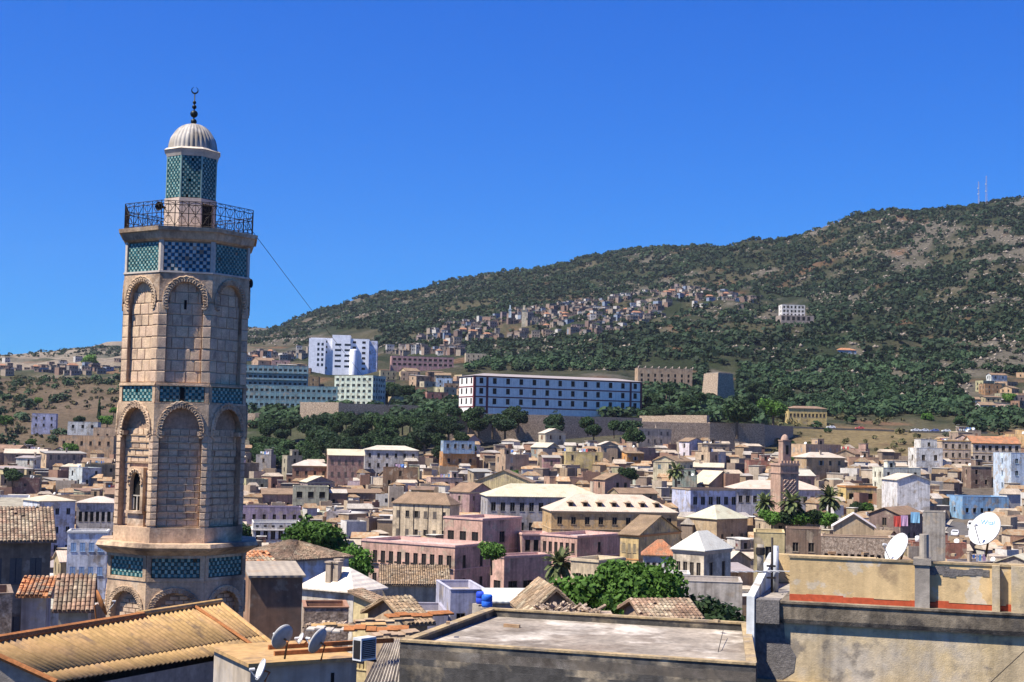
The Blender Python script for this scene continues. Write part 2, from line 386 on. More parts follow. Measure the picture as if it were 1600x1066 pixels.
# ------------------------------------------------------------------ the octagonal minaret
TD = 64.0
TB = at(277, 905, TD); TBX = TB.x
TZ0 = CAMZ - 14.0
def tz(py): return at(286, py, TD).z - TZ0
minaret = thing('minaret', 'tall octagonal stone minaret with tiled bands, railed balcony and white ribbed dome', 'minaret', (TBX, TD, TZ0), R(11.5))
S = TD / F
def octa(ap, rot=0):
    r = ap / math.cos(math.pi / 8)
    return [(r * math.cos(R(-112.5 + 45 * k)), r * math.sin(R(-112.5 + 45 * k))) for k in range(8)]
def face(k, ap):
    """k-th face: (u along the face, z, n outward) to tower coordinates; k = 0 looks at the camera, -1 is on its left"""
    M = Matrix.Rotation(R(45 * k), 4, 'Z')
    return lambda u, z, n=0.: M @ Vector((u, -ap - n, z))
def fbox(mb, P, u0, u1, z0, z1, n0, n1, mi=0):
    n = len(mb.v)
    mb.v += [tuple(P(*q)) for q in ((u0, z0, n1), (u1, z0, n1), (u1, z0, n0), (u0, z0, n0), (u0, z1, n1), (u1, z1, n1), (u1, z1, n0), (u0, z1, n0))]
    for q in ((0, 3, 2, 1), (4, 5, 6, 7), (0, 1, 5, 4), (1, 2, 6, 5), (2, 3, 7, 6), (3, 0, 4, 7)):
        mb.f.append(tuple(n + i for i in q)); mb.m.append(mi)
def ring(mb, ap0, z0, ap1, z1, mi=0): mb.prism(octa(ap0), z0, z1, mi, top=octa(ap1))
# unit stone block with chipped edges, shared by every block on the tower
def unit_block(seed):
    rd = random.Random(seed); mb = MB(); c = .045
    a = [(-.5, -.5), (.5, -.5), (.5, .5), (-.5, .5)]
    j = lambda k: rd.uniform(-k, k)
    back = [(x, 0, z) for x, z in a]
    mid = [(x + j(.012), -.75 + j(.08), z + j(.02)) for x, z in a]
    fr = [(x * (1 - 2 * c) + j(.02), -1 + j(.08), z * (1 - 3 * c) + j(.02)) for x, z in a]
    mb.v = back + mid + fr
    for i in range(4):
        k = (i + 1) % 4
        mb.f.append((i, k, 4 + k, 4 + i)); mb.f.append((4 + i, 4 + k, 8 + k, 8 + i)); mb.m += [0, 0]
    mb.f.append((8, 9, 10, 11)); mb.m.append(0)
    return mb.mesh('block', ['block'])
UB = [unit_block(s) for s in range(6)]
BLK = []                      # (face, apothem, u, z, w, h, depth)
def block(k, ap, u0, u1, z0, z1, dep): BLK.append((k, ap, (u0 + u1) / 2, (z0 + z1) / 2, u1 - u0, z1 - z0, dep))
def lobes(mb, P, r, cz, n0, a0=-12, a1=192, cnt=13, size=.1, tr=.03, squash=1.0, cx=0.):
    """one row of small horseshoe lobes following an arch"""
    for i in range(cnt):
        a = R(a0 + (a1 - a0) * i / (cnt - 1)); er = Vector((math.cos(a), math.sin(a))); et = Vector((-er.y, er.x)); pts = []
        for q in range(7):
            b = R(-20 + 220 * q / 6); p = er * (r + size * .9 * math.sin(b)) + et * size * math.cos(b)
            pts.append(P(cx + p.x, cz + p.y * squash, n0 + .012))
        mb.tube(pts, tr, 5)
def arch_plate(mb, P, hw, z0, z1, r, n0, n1, squash=1.15, seg=14):
    """wall plate hw wide from z0 (springing) to z1 with an arched opening of half width r"""
    A = [(r * math.cos(math.pi * i / seg), z0 + r * squash * math.sin(math.pi * i / seg)) for i in range(seg + 1)]
    def outer(u):
        return (u, z1)
    for i in range(seg):
        (u0, v0), (u1, v1) = A[i], A[i + 1]
        mb.quad(P(u1, v1, n1), P(u0, v0, n1), P(u0, z1, n1), P(u1, z1, n1))
        mb.quad(P(u0, v0, n1), P(u1, v1, n1), P(u1, v1, n0), P(u0, v0, n0))
    for s in (-1, 1):
        a, b = sorted((s * r, s * hw)); mb.quad(P(a, z0, n1), P(b, z0, n1), P(b, z1, n1), P(a, z1, n1))
        mb.quad(P(s * hw, z0, n1), P(s * hw, z0, n0), P(s * hw, z1, n0), P(s * hw, z1, n1))
        mb.quad(P(a, z0, n0), P(b, z0, n0), P(b, z0, n1), P(a, z0, n1))
    mb.quad(P(-hw, z1, n1), P(hw, z1, n1), P(hw, z1, n0), P(-hw, z1, n0))
def tilepanel(k, ap, u0, u1, z0, z1, cols, rows, ma, mb_, name='tile_panel', missing=()):
    """glazed tiles in a checker: every tile is a small raised slab"""
    P = face(k, ap); m = MB(); du = (u1 - u0) / cols; dz = (z1 - z0) / rows; g = .07
    rd = random.Random(k * 31 + cols)
    for i in range(cols):
        for j in range(rows):
            if rd.random() < .012: continue
            t = .022 + rd.uniform(-.004, .004)
            fbox(m, P, u0 + (i + g) * du, u0 + (i + 1 - g) * du, z0 + (j + g) * dz, z0 + (j + 1 - g) * dz, .0, t, (i + j) % 2)
    o = m.build(name, [ma, mb_], minaret); o['kind'] = 'stuff'; return o
# --- levels (rows of the photograph)
zLedge, zSh0, zSh1 = tz(846), tz(838), tz(632)
zU0, zU1 = tz(604), tz(437)
AP1, AP2, AP3 = 203 * S / 2, 192 * S / 2, 188 * S / 2
# base drum under the ledge
m = MB(); ring(m, AP1 - .3, -2, AP1 - .3, tz(862)); m.build('base_core', 'mortar', minaret)
zb0, zb1 = tz(893), tz(864)
m = MB()
for k in range(8):
    P = face(k, AP1 - .3); hw = AP1 * math.tan(math.pi / 8) - .002
    fbox(m, P, -hw, hw, zb0 - .16, zb0 - .02, 0, .34); fbox(m, P, -hw, hw, zb1 + .0, tz(860), 0, .36)
    for s in (-1, 1): fbox(m, P, *sorted((s * hw, s * (hw - .2))), zb0 - .02, zb1, 0, .33)
    arch_plate(m, P, hw, tz(945), zb0 - .16, hw - .28, 0, .3, .95)
    for s in (-1, 1): fbox(m, P, *sorted((s * hw, s * (hw - .28))), -2, tz(945), 0, .3)
m.build('base_wall', 'stone', minaret)
for k in range(-2, 3):
    m = MB(); P = face(k, AP1 - .3); hw = AP1 * math.tan(math.pi / 8)
    lobes(m, P, hw - .3, tz(945), .32, 0, 180, 15, .2, .04, .95); lobes(m, P, hw - .28, tz(945), .33, 6, 174, 14, .2, .034, .95)
    m.build('arch_trim', 'stone', minaret)
for k in range(-2, 3):
    hw = AP1 * math.tan(math.pi / 8) - .22
    tilepanel(k, AP1 - .02 - .3 + .27, -hw, hw, zb0, zb1, 15, 5, 'tile_teal', 'tile_pale')
# brick lattice in the arch of the base
for k in (-1, 0, 1):
    for r in range(7):
        for c in range(4):
            u = -.8 + .4 * c + (.2 if r % 2 else 0); z = tz(962) + .2 * r
            if u * u + max(0, z - tz(945)) ** 2 < .6: block(k, AP1 - .3, u, u + .36, z, z + .16, .07)
# projecting ledge
APL = 239 * S / 2
m = MB(); ring(m, AP1 - .05, tz(862), APL - .12, tz(852)); ring(m, APL - .1, tz(851.6), APL, tz(848)); ring(m, APL + .02, tz(847.6), APL - .06, zLedge + .12)
m.build('ledge', 'stone', minaret)
# --- lower shaft
m = MB(); ring(m, AP2 - .34, zLedge, AP2 - .34, zSh1 + .1); ring(m, AP3 - .24, zSh1, AP3 - .24, zU1 + .1); ring(m, AP3 - .1, zU1, AP3 - .1, tz(388)); m.build('shaft_core', 'mortar', minaret)
m = MB(); t8 = math.tan(math.pi / 8)
hw = AP2 * t8 - .002; pw = .24; ph = .17
zs = tz(674)            # springing of the lower arches
for k in range(8):
    P = face(k, AP2 - .34)
    fbox(m, P, -hw, hw, zSh0 - .3, tz(819), 0, .34)
    arch_plate(m, P, hw, zs, zSh1 - .03, hw - .3, 0, .34, 1.3)
    for s in (-1, 1):
        fbox(m, P, *sorted((s * hw, s * (hw - pw))), tz(819), zs, 0, .30)
        fbox(m, P, *sorted((s * (hw - .12), s * (hw - .46))), zs - .2, zs - .003, 0, .37)
m.build('lower_wall', 'stone', minaret)
for k in range(-2, 3):
    m = MB(); P = face(k, AP2 - .34)
    lobes(m, P, hw - .32, zs, .36, -4, 184, 15, .17, .042, 1.3); lobes(m, P, hw - .32, zs, .37, 4, 176, 14, .17, .036, 1.25)
    m.build('arch_trim', 'stone', minaret)
rd = random.Random(4)
rows = 14; z0, z1 = tz(817), zs + .1; hh = (z1 - z0) / rows
for k in range(-2, 3):
    P = face(k, AP2 - .34); mm = MB()
    for r in range(rows):
        z = z0 + r * hh; u = -hw + pw + .02
        while u < hw - pw - .1:
            w = min(rd.uniform(.3, .5), hw - pw - .01 - u)
            if not (k == -1 and z < tz(728) and abs(u + w / 2) < .55): block(k, AP2 - .34, u, u + w - .025, z + .03, z + hh - .02, .045)
            u += w
        if not (k == -1 and z < tz(728)): fbox(mm, P, -hw + pw + rd.uniform(0, .1), hw - pw - rd.uniform(0, .12), z - .018, z + .022, 0, .085)
    for r in range(rows):
        for s in (-1, 1):
            z = z0 + r * hh; a, b = sorted((s * hw * .995, s * (hw - pw)))
            block(k, AP2 - .05, a, b, z + .03, z + hh - .02, .05)
    mm.build('mortar_courses', 'stone', minaret)
# arched window in the left face of the lower shaft
P = face(-1, AP2 - .34); w = MB(); hw2 = .33; zw0, zw1 = tz(795), tz(752)
for s in (-1, 1): fbox(w, P, *sorted((s * hw2, s * (hw2 + .16))), zw0, zw1, 0, .22)
arch_plate(w, P, hw2 + .16, zw1, tz(730), hw2, 0, .22, 1.3); fbox(w, P, -.55, .55, zw0 - .12, zw0, 0, .27); fbox(w, P, -.5, .5, tz(833), zw0 - .12, 0, .14)
wi = w.build('window', 'stone', minaret)
w = MB(); fbox(w, P, -hw2, hw2, zw0, zw1 + .42, 0, .012); w.build('opening', 'dark', wi)
w = MB(); fbox(w, P, -hw2, hw2, zw0 + .62, zw0 + .67, .03, .08); fbox(w, P, -.03, .03, zw0, zw0 + .62, .03, .08); fbox(w, P, -.3, -.2, zw0 + .05, zw0 + .55, .02, .06); w.build('bar', 'trim', wi, color=(.4, .35, .28))
w = MB(); lobes(w, P, hw2 + .05, zw1, .24, 0, 180, 9, .08, .032, 1.25); w.build('arch_trim', 'stone', wi)
# --- middle tile band with its frames
zb0, zb1 = tz(630), tz(607)
m = MB(); hw = AP3 * t8 - .002
for k in range(8):
    P = face(k, AP3 - .24)
    fbox(m, P, -hw, hw, zSh1 - .03, zb0 - .02, 0, .3); fbox(m, P, -hw, hw, zb1 + .02, zU0, 0, .31)
    fbox(m, P, -hw, hw, zU0 + .0, zU0 + .06, 0, .28)
    for s in (-1, 1): fbox(m, P, *sorted((s * hw, s * (hw - .17))), zb0 - .02, zb1 + .02, 0, .27)
m.build('band_frame', 'stone', minaret)
for k in range(-2, 3): tilepanel(k, AP3 - .24 + .2, -hw + .19, hw - .19, zb0, zb1, 14, 5, 'tile_teal', 'tile_pale')
m = MB(); fbox(m, face(0, AP3 - .04), -.1, .1, zb0 + .02, zb1 - .04, .02, .03); m.build('opening', 'dark', minaret)
# --- upper shaft
zs = tz(479); pw = .36
m = MB()
for k in range(8):
    P = face(k, AP3 - .24); arch_plate(m, P, hw, zs, zU1, hw - pw - .04, 0, .24, 1.15)
    for s in (-1, 1): fbox(m, P, *sorted((s * hw, s * (hw - pw))), zU0 + .06, zs, 0, .2)
m.build('upper_wall', 'stone', minaret)
for k in range(-2, 3):
    m = MB(); P = face(k, AP3 - .24); lobes(m, P, hw - pw + .03, zs + .03, .26, -12, 192, 13, .18, .045, 1.1); lobes(m, P, hw - pw + .03, zs + .03, .26, -4, 184, 12, .18, .038, 1.08)
    m.build('arch_trim', 'stone', minaret)
rows = 9; z0 = zU0 + .07; hh = (tz(482) - z0) / 7
for k in range(-2, 3):
    for r in range(9):
        z = z0 + r * hh; u = -hw + pw + .01; lim = hw - pw - .01
        if r > 6: lim = [.68, .45][r - 7]; u = -lim
        first = True
        while u < lim - .08:
            w_ = min((.24 if r % 2 and first else rd.uniform(.4, .56)), lim - u); first = False
            block(k, AP3 - .24, u, u + w_ - .02, z + .012, z + hh - .012, .05); u += w_
        if r < 7:
            for s in (-1, 1):
                a, b = sorted((s * hw * .995, s * (hw - pw))); block(k, AP3 - .045, a, b, z + .012, z + hh - .012, .05)
m = MB(); fbox(m, face(0, AP3 - .24), -.06, .05, tz(491), tz(477), .055, .062); m.build('slit', 'dark', minaret)
# --- top tile band
zb0, zb1 = tz(434), tz(391)
m = MB(); hw = AP3 * t8
for k in range(8):
    P = face(k, AP3 - .1); fbox(m, P, -hw - .02, hw + .02, zU1, zb0 - .01, 0, .14)
    for s in (-1, 1): fbox(m, P, *sorted((s * hw, s * (hw - .13))), zb0 - .01, tz(388), 0, .1)
m.build('band_frame', 'trim', minaret, color=(.5, .43, .35))
for k in range(-2, 3):
    if k == 0: tilepanel(k, AP3 - .09, -hw + .14, hw - .14, zb0, zb1, 13, 8, 'tile_blue', 'tile_white')
    else: tilepanel(k, AP3 - .09, -hw + .15, hw - .15, zb0, zb1, 17, 11, 'tile_teal', 'tile_pale')
# --- balcony cornice, railing
APC = 210 * S / 2
m = MB(); zc = tz(369)
ring(m, AP3 - .02, tz(389), AP3 + .1, tz(386)); ring(m, AP3 + .1, tz(386), APC - .12, tz(375)); ring(m, APC - .03, tz(375), APC, zc)
m.build('balcony_cornice', 'stone', minaret)
APR = 193 * S / 2; hw = APR * t8; zr0, zr1 = zc + .02, tz(330)
def panel_mesh():
    m = MB(); h = zr1 - zr0; P = lambda u, z: (u, 0, z)
    for z in (.06, h * .53, h - .16, h): m.tube([P(-hw, z), P(hw, z)], .017, 4)
    for i in range(9):
        u = -hw + 2 * hw * i / 8; m.tube([P(u, 0), P(u, h)], .02 if i % 2 == 0 else .012, 4)
    for i in range(4):
        a = -hw + hw * i / 2; b = a + hw / 2; c = (a + b) / 2
        m.tube([P(a, .06), P(b, h - .16)], .012, 4); m.tube([P(b, .06), P(a, h - .16)], .012, 4)
        for cz, r in ((h * .28, .17), (h * .72, .15)):
            m.tube([P(c + r * math.cos(q * math.pi / 5), cz + r * math.sin(q * math.pi / 5)) for q in range(11)], .011, 4)
        m.tube([P(a + (b - a) * q / 6, h - .16 + .13 * math.sin(math.pi * q / 6)) for q in range(7)], .011, 4)
    return m.mesh('railing_panel', ['iron'])
pm = panel_mesh()
for k in range(8): link('railing_panel', pm, minaret, None, face(k, APR)(0, zr0), (0, 0, R(45 * k)))
# --- lantern
zl0, zl1 = tz(314), tz(250); APT = 77 * S / 2; APB = 79 * S / 2
m = MB(); ring(m, APB - .12, zc, APB - .12, zl0 - .1); ring(m, APT - .04, zl0 - .1, APT - .04, tz(246)); m.build('lantern_core', 'dark', minaret)
m = MB(); hw = APB * t8
for k in range(8):
    P = face(k, APB - .12)
    if k == 1:
        fbox(m, P, -hw, -hw + .1, zc, zl0 - .25, 0, .12); fbox(m, P, hw - .16, hw, zc, zl0 - .25, 0, .12)
    else: fbox(m, P, -hw, hw, zc, zl0 - .25, 0, .12)
    fbox(m, P, -hw - .01, hw + .01, zl0 - .25, zl0 - .03, 0, .13)
m.build('lantern_wall', 'trim', minaret, color=(.5, .4, .32))
m = MB(); hw = APT * t8
for k in range(8):
    P = face(k, APT - .04)
    for s in (-1, 1): fbox(m, P, *sorted((s * hw, s * (hw - .05))), zl0 - .02, tz(246), 0, .04)
m.build('lantern_corner', 'tile_pale', minaret)
for k in range(-2, 3): tilepanel(k, APT - .035, -hw + .06, hw - .06, zl0, zl1, 8, 16, 'tile_teal', 'tile_pale')
m = MB(); a0 = 84 * S / 2
ring(m, APT, tz(250), a0 - .06, tz(246)); ring(m, a0 - .08, tz(246), a0, tz(240)); ring(m, a0 + .03, tz(239.7), a0 - .08, tz(236.5))
m.build('lantern_cornice', 'trim', minaret, color=(.52, .45, .36))
rd_ = 73 * S / 2; zd = tz(237); hd = tz(194) - zd
prof = [(rd_ * math.cos(q * math.pi / 2 / 10) ** .85 * (1.03 if q < 4 else 1), zd + hd * math.sin(q * math.pi / 2 / 10)) for q in range(10)] + [(.03, zd + hd)]
m = MB(); m.lathe(prof, 192, mod=lambda j: 1 + .05 * abs(math.cos(j * math.pi / 6)) - .03); m.build('dome', 'domelead', minaret, True)
fin = MB(); zf = tz(195)
pr = [(.05, zf)]
for py, r in ((190, .13), (186, .05), (184, .05), (177, .165), (170, .05), (166.5, .1), (163.5, .04), (160.5, .085), (157.5, .03)):
    pr.append((r, tz(py)))
def ball(mb, r, zc_): mb.lathe([(max(.004, r * math.sin(q * math.pi / 8)), zc_ - r * math.cos(q * math.pi / 8)) for q in range(9)], 12)
for py, r in ((190, .14), (178, .175), (167, .105), (160, .085)): ball(fin, r, tz(py))
fin.tube([(0, 0, zf), (0, 0, tz(147))], .03, 6)
cc = tz(141.5); K = 16; fin.v  # crescent: a flattened ring open at the top
out = [(.165 * math.cos(R(110 + 320 * q / K)), cc + .165 * math.sin(R(110 + 320 * q / K))) for q in range(K + 1)]
inn = [(.125 * math.cos(R(110 + 320 * q / K)), cc + .03 + .125 * math.sin(R(110 + 320 * q / K))) for q in range(K + 1)]
for s in (-.02, .02):
    for q in range(K): fin.quad((out[q][0], s, out[q][1]), (out[q + 1][0], s, out[q + 1][1]), (inn[q + 1][0], s, inn[q + 1][1]), (inn[q][0], s, inn[q][1]))
for L_ in (out, inn):
    for q in range(K): fin.quad((L_[q][0], -.02, L_[q][1]), (L_[q + 1][0], -.02, L_[q + 1][1]), (L_[q + 1][0], .02, L_[q + 1][1]), (L_[q][0], .02, L_[q][1]))
fin.build('finial', 'bronze', minaret, True)
# loudspeakers on the tower
def horn(loc, rz, label):
    t = thing('loudspeaker', label, 'loudspeaker', loc, rz, 'loudspeakers on the minaret'); m = MB()
    T = Matrix.Rotation(math.pi / 2, 4, 'X'); m.lathe([(.05, -.3), (.06, -.15), (.1, 0), (.2, .16), (.21, .17), (.17, .1), (.06, -.05)], 14, T=T); m.build('horn', 'iron', t, True)
    m = MB(); m.tube([(0, .22, 0), (0, .22, -.35)], .02); m.build('bracket', 'iron', t)
    return t
q = at(252, 323, TD - 2.4); horn(q, R(-20), 'dark horn loudspeaker mounted on the left side of the minaret balcony')
q = at(387, 443, TD); h2 = horn(q, R(75), 'small dark horn loudspeaker on an arm from the right flank of the minaret')
m = MB(); m.tube([(0, .2, -.1), (.0, .6, -.1)], .02); m.build('arm', 'iron', h2)
# every stone block: the 300 nearest the camera are parts, the rest one joined part
BLK.sort(key=lambda b: (abs(b[0]), -b[4] * b[5]))
rest = MB()
for i, (k, ap, u, z, w_, h_, dep) in enumerate(BLK):
    P = face(k, ap)
    if i < 300: link('block', UB[i % 6], minaret, None, P(u, z), (0, 0, R(45 * k)), (w_, dep * random.uniform(.75, 1.2), h_))
    else: fbox(rest, P, u - w_ / 2, u + w_ / 2, z - h_ / 2, z + h_ / 2, 0, dep)
rest.build('blocks', 'block', minaret)['kind'] = 'stuff'
# ------------------------------------------------------------------ near rooftops
def quadslab(mb, A, B, Cc, D_, dz, mi=0):
    """slab with the four given top corners (counter-clockwise seen from above), dz thick"""
    lo = [Vector(p) - Vector((0, 0, dz)) for p in (A, B, Cc, D_)]; up = [Vector(p) for p in (A, B, Cc, D_)]
    mb.poly(up, mi); mb.poly(list(reversed(lo)), mi)
    for i in range(4):
        j = (i + 1) % 4; mb.quad(lo[i], lo[j], up[j], up[i], mi)
def wallrun(mb, A, B, z0, z1, t, mi=0):
    """straight wall from plan point A to B, thickness t to the left of A->B"""
    A = Vector((A[0], A[1], 0)); B = Vector((B[0], B[1], 0)); d = (B - A).normalized(); n = Vector((-d.y, d.x, 0)) * t
    mb.prism([(A.x, A.y), (B.x, B.y), (B.x + n.x, B.y + n.y), (A.x + n.x, A.y + n.y)], z0, z1, mi)
# --- flat concrete roof in the centre
zr = CAMZ - 5.5
FL, FR, BR, BL = onz(625, 1003, zr), onz(1181, 1040, zr), onz(1170, 975, zr), onz(765, 952, zr)
t = thing('flat_roofed_house', 'mouldy concrete house with a flat stained roof and low parapet in front', 'house', (FL.x, FL.y, zr - 12))
def loc(p): return Vector(p) - t.location
pf = lambda a, b, k: a + (b - a) * k
m = MB(); quadslab(m, loc(FL) - Vector((0, 0, .17)), loc(FR) - Vector((0, 0, .17)), loc(BR) - Vector((0, 0, .2)), loc(BL) - Vector((0, 0, .2)), .25); m.build('roof_deck', 'deck', t)
m = MB(); q = [loc(p) for p in (FL, FR, BR, BL)]
def inset(pts, d):
    c = sum(pts, Vector()) / len(pts); return [p + (c - p).normalized() * d for p in pts]
n = [(p.x, p.y) for p in q]; m.prism(n, 0, 11.4, cap=False); m.build('wall', 'mould', t)
for a, b in ((0, 1), (1, 2), (2, 3), (3, 0)):
    m = MB(); A = q[a]; B = q[b]; w = .2
    d = (B - A).normalized(); wallrun(m, A + d * (.202 if a % 2 else 0), B - d * (.202 if a % 2 else 0), 11.4, 12.0 - (.02 if a % 2 else 0), w); m.build('parapet', 'mould', t)
    m = MB(); A2 = A - Vector((-d.y, d.x, 0)) * .03; B2 = B - Vector((-d.y, d.x, 0)) * .03
    wallrun(m, A2 + d * (.24 if a % 2 else 0), B2 - d * (.24 if a % 2 else 0), 12.003 - (.02 if a % 2 else 0), 12.06 - (.01 if a % 2 else 0), w + .06); m.build('coping', 'coping', t)
s_ = at(800, 968, 43); s_.z = zr - .19
m = MB(); m.box(-.25, .25, -.06, .06, 0, .09); o = m.build('broken_tile', 'claytile', loc=s_, rot=R(-18)); tag(o, 'broken clay tile lying on the flat concrete roof', 'tile')
# --- house on the right: yellow parapet over a dark cornice
zt = CAMZ - 3.2; zc1 = zt - 1.28; zc2 = zc1 - .62; zl = zc1 - 2.25
D0, D1 = 41.0, 38.6
O = at(1181, 900, D0); E_ = at(1660, 900, D1); e = Vector((E_.x - O.x, E_.y - O.y, 0)); LW = e.length; e.normalize(); yaw = math.atan2(e.y, e.x)
h = thing('yellow_parapet_house', 'ochre house with yellow terrace wall, red skirting and dark weathered cornice', 'house', (O.x, O.y, zl - 8), yaw)
b0 = zl - 8; Z = lambda z: z - b0
xs = .95   # the yellow wall starts this far along
m = MB(); m.box(0, LW, 0, 9, 0, Z(zc2)); m.build('wall', 'ochre_wall', h)
m = MB(); m.box(0, LW + .3, -.12, .1, Z(zl) - .55, Z(zl)); m.build('string_course', 'coping', h)
m = MB(); m.box(.02, .62, -.02, .05, Z(zl), Z(zc2) + .1)
m2 = MB(); rd = random.Random(3); pts = [(.0, Z(zl)), (.75, Z(zl)), (1.1, Z(zl) + .25), (1.15, Z(zl) + .7), (.98, Z(zl) + 1.0), (.85, Z(zl) + 1.15), (.8, Z(zc2) + .1), (0, Z(zc2) + .1)]
nn = len(pts); m2.poly([(x, -.012, z) for x, z in pts])
for i in range(nn):
    a, b = pts[i], pts[(i + 1) % nn]; m2.quad((a[0], .01, a[1]), (b[0], .01, b[1]), (b[0], -.012, b[1]), (a[0], -.012, a[1]))
m2.build('render_patch', 'patch', h)
m = MB(); prof = [(-.12, Z(zc2)), (-.16, Z(zc2) + .12), (-.17, Z(zc1) - .1), (-.21, Z(zc1) - .06), (-.21, Z(zc1))]
for i in range(len(prof) - 1):
    (y0, z0), (y1, z1) = prof[i], prof[i + 1]; m.quad((.7, y0, z0), (LW + .3, y0, z0), (LW + .3, y1, z1), (.7, y1, z1))
m.quad((.7, 9, Z(zc1)), (.7, -.21, Z(zc1)), (LW + .3, -.21, Z(zc1)), (LW + .3, 9, Z(zc1))); m.quad((.7, -.12, Z(zc2)), (.7, .0, Z(zc2)), (LW + .3, 0, Z(zc2)), (LW + .3, -.12, Z(zc2)))
m.poly([(.7, y, z) for y, z in prof] + [(.7, 0, Z(zc1)), (.7, 0, Z(zc2))]); m.build('cornice', 'cornice_old', h)
m = MB(); m.box(-.05, .7, -.26, .4, Z(zc2) - .03, Z(zc1) + .02); m.build('corner_block', 'patch', h)
zfar = at(1163, 864, D0 + 5).z
# side wall rising to the back, white outside
m = MB(); sp = [(-.3, Z(zl) - .4), (-.3, Z(zc1) + .1), (5.2, Z(zfar)), (5.6, Z(zfar)), (5.6, Z(zl) - 3)]
for x in (-.22, .0): m.poly([(x, y, z) for y, z in (sp if x < -.1 else reversed(sp))])
for i in range(5):
    a, b = sp[i], sp[(i + 1) % 5]; m.quad((-.22, a[0], a[1]), (0, a[0], a[1]), (0, b[0], b[1]), (-.22, b[0], b[1]))
m.build('side_wall', 'plaster', h, color=(.62, .64, .62))
m = MB(); m.box(.002, LW, .4, 5.6, Z(zc1) - .3, Z(zc1) - .02); m.build('terrace_floor', 'concrete', h)
m = MB(); m.box(.002, 3.2, 5.3, 5.6, Z(zc1), Z(zfar) - .02); m.build('back_parapet', 'yellow_wall', h)
yw = .12
m = MB(); m.box(xs, LW + .2, yw, yw + .25, Z(zc1) + .16, Z(zt) - .06); yo = m.build('terrace_wall', 'yellow_wall', h)
m = MB(); m.box(xs - .03, LW + .2, yw - .03, yw + .28, Z(zt) - .06, Z(zt)); m.build('coping', 'coping', yo)
m = MB(); rd = random.Random(5); x = xs   # hand-painted red skirting with a wavering edge
while x < LW: 
    w = rd.uniform(.25, .6); m.box(x, min(x + w, LW + .2), yw - .006, yw + .2, Z(zc1), Z(zc1) + .16 + rd.uniform(-.035, .045)); x += w
m.build('skirting', 'red_base', yo)
# pier with a post, and the stepped pier at the far right
def upx(px): # distance along the wall for a picture column
    a = at(px, 900, D0 + (D1 - D0) * (px - 1181) / 479.); return (Vector((a.x, a.y, 0)) - Vector((O.x, O.y, 0))).dot(e)
u = upx(1441); m = MB(); m.box(u - .2, u + .2, yw - .2, yw + .05, Z(zc1), Z(zt) - .1); m.box(u - .24, u + .24, yw - .24, yw + .3, Z(zt) - .1, Z(zt) + .08); pr_ = m.build('pier', 'concrete', h)
m = MB(); m.lathe([(.001, Z(zt) + .08), (.13, Z(zt) + .08), (.13, Z(zt) + .75), (.001, Z(zt) + .75)], 12, T=Matrix.Translation((u + .05, yw - .05, 0))); m.build('chimney_pipe', 'concrete', h)
u = upx(1550); m = MB(); m.box(u, u + .2, yw - .2, yw, Z(zc1), Z(zt) - .03); m.box(u + .5, u + 1.2, yw - .2, yw, Z(zc1), Z(zt) - .02); m.build('pier', 'ochre_wall', h)
m = MB(); a = upx(1452); b = upx(1546)
for k in range(9):
    x0 = a + (b - a) * k / 9; m.box(x0, x0 + (b - a) / 9 * 1.01, yw - .012 - .001 * (k % 2), yw, Z(zt) - .33 - rd.uniform(0, .1), Z(zt) - .2 + rd.uniform(0, .08))
m.build('mortar_smear', 'patch', yo)
def H(u, y, z): return h.matrix_basis @ Vector((u, y, z - b0))
bpy.context.view_layer.update()
# poles and pipes in the corner
def post(name, px, py0, py1, D, r, mt, label, cat, cap=True):
    a = at(px, py1, D); b = at(px, py0, D); tt = thing(name, label, cat, (a.x, a.y, a.z)); m = MB(); L_ = b.z - a.z
    m.lathe([(.001, 0), (r, 0), (r, L_), (.001, L_)], 10); m.build('pipe', mt, tt, True); return tt, L_
c, L_ = post('chimney_pipe', 1188, 851, 895, 43.5, .1, 'concrete', 'short grey cement flue pipe at the left end of the yellow terrace', 'flue')
m = MB(); m.lathe([(.1, L_ - .32), (.14, L_ - .3), (.14, L_ - .1), (.1, L_ - .08)], 10); m.build('collar', 'iron', c)
c, L_ = post('drain_pipe', 1212, 853, 933, 43.2, .085, 'zinc', 'pale bluish vertical pipe beside the black mast on the terrace corner', 'pipe')
c, L_ = post('antenna_mast', 1206, 840, 925, 43.0, .035, 'iron', 'black antenna mast clamped beside the pale pipe', 'mast')
m = MB()
for z in (.4, .75): m.box(-.16, .1, -.06, .06, z, z + .05)
m.build('clamp', 'iron', c)
def yagi(loc, rz, label, n=6, L_=1.5, tilt=0.):
    tt = thing('tv_antenna', label, 'antenna', loc, rz); m = MB(); m.tube([(-L_ / 2, 0, 0), (L_ / 2, 0, tilt)], .012, 5); m.build('boom', 'zinc', tt)
    for i in range(n):
        x = -L_ / 2 + .1 + (L_ - .2) * i / (n - 1); m = MB(); m.tube([(x, -.32, tilt * i / n), (x, .32, tilt * i / n)], .008, 4); m.build('element', 'zinc', tt)
    return tt
yagi(at(1180, 893, 42.6), R(12), 'thin television antenna poking left past the white side wall')
yagi(at(1232, 893, 42.3), R(-15), 'thin television antenna in front of the left part of the yellow wall', 5, 1.3)
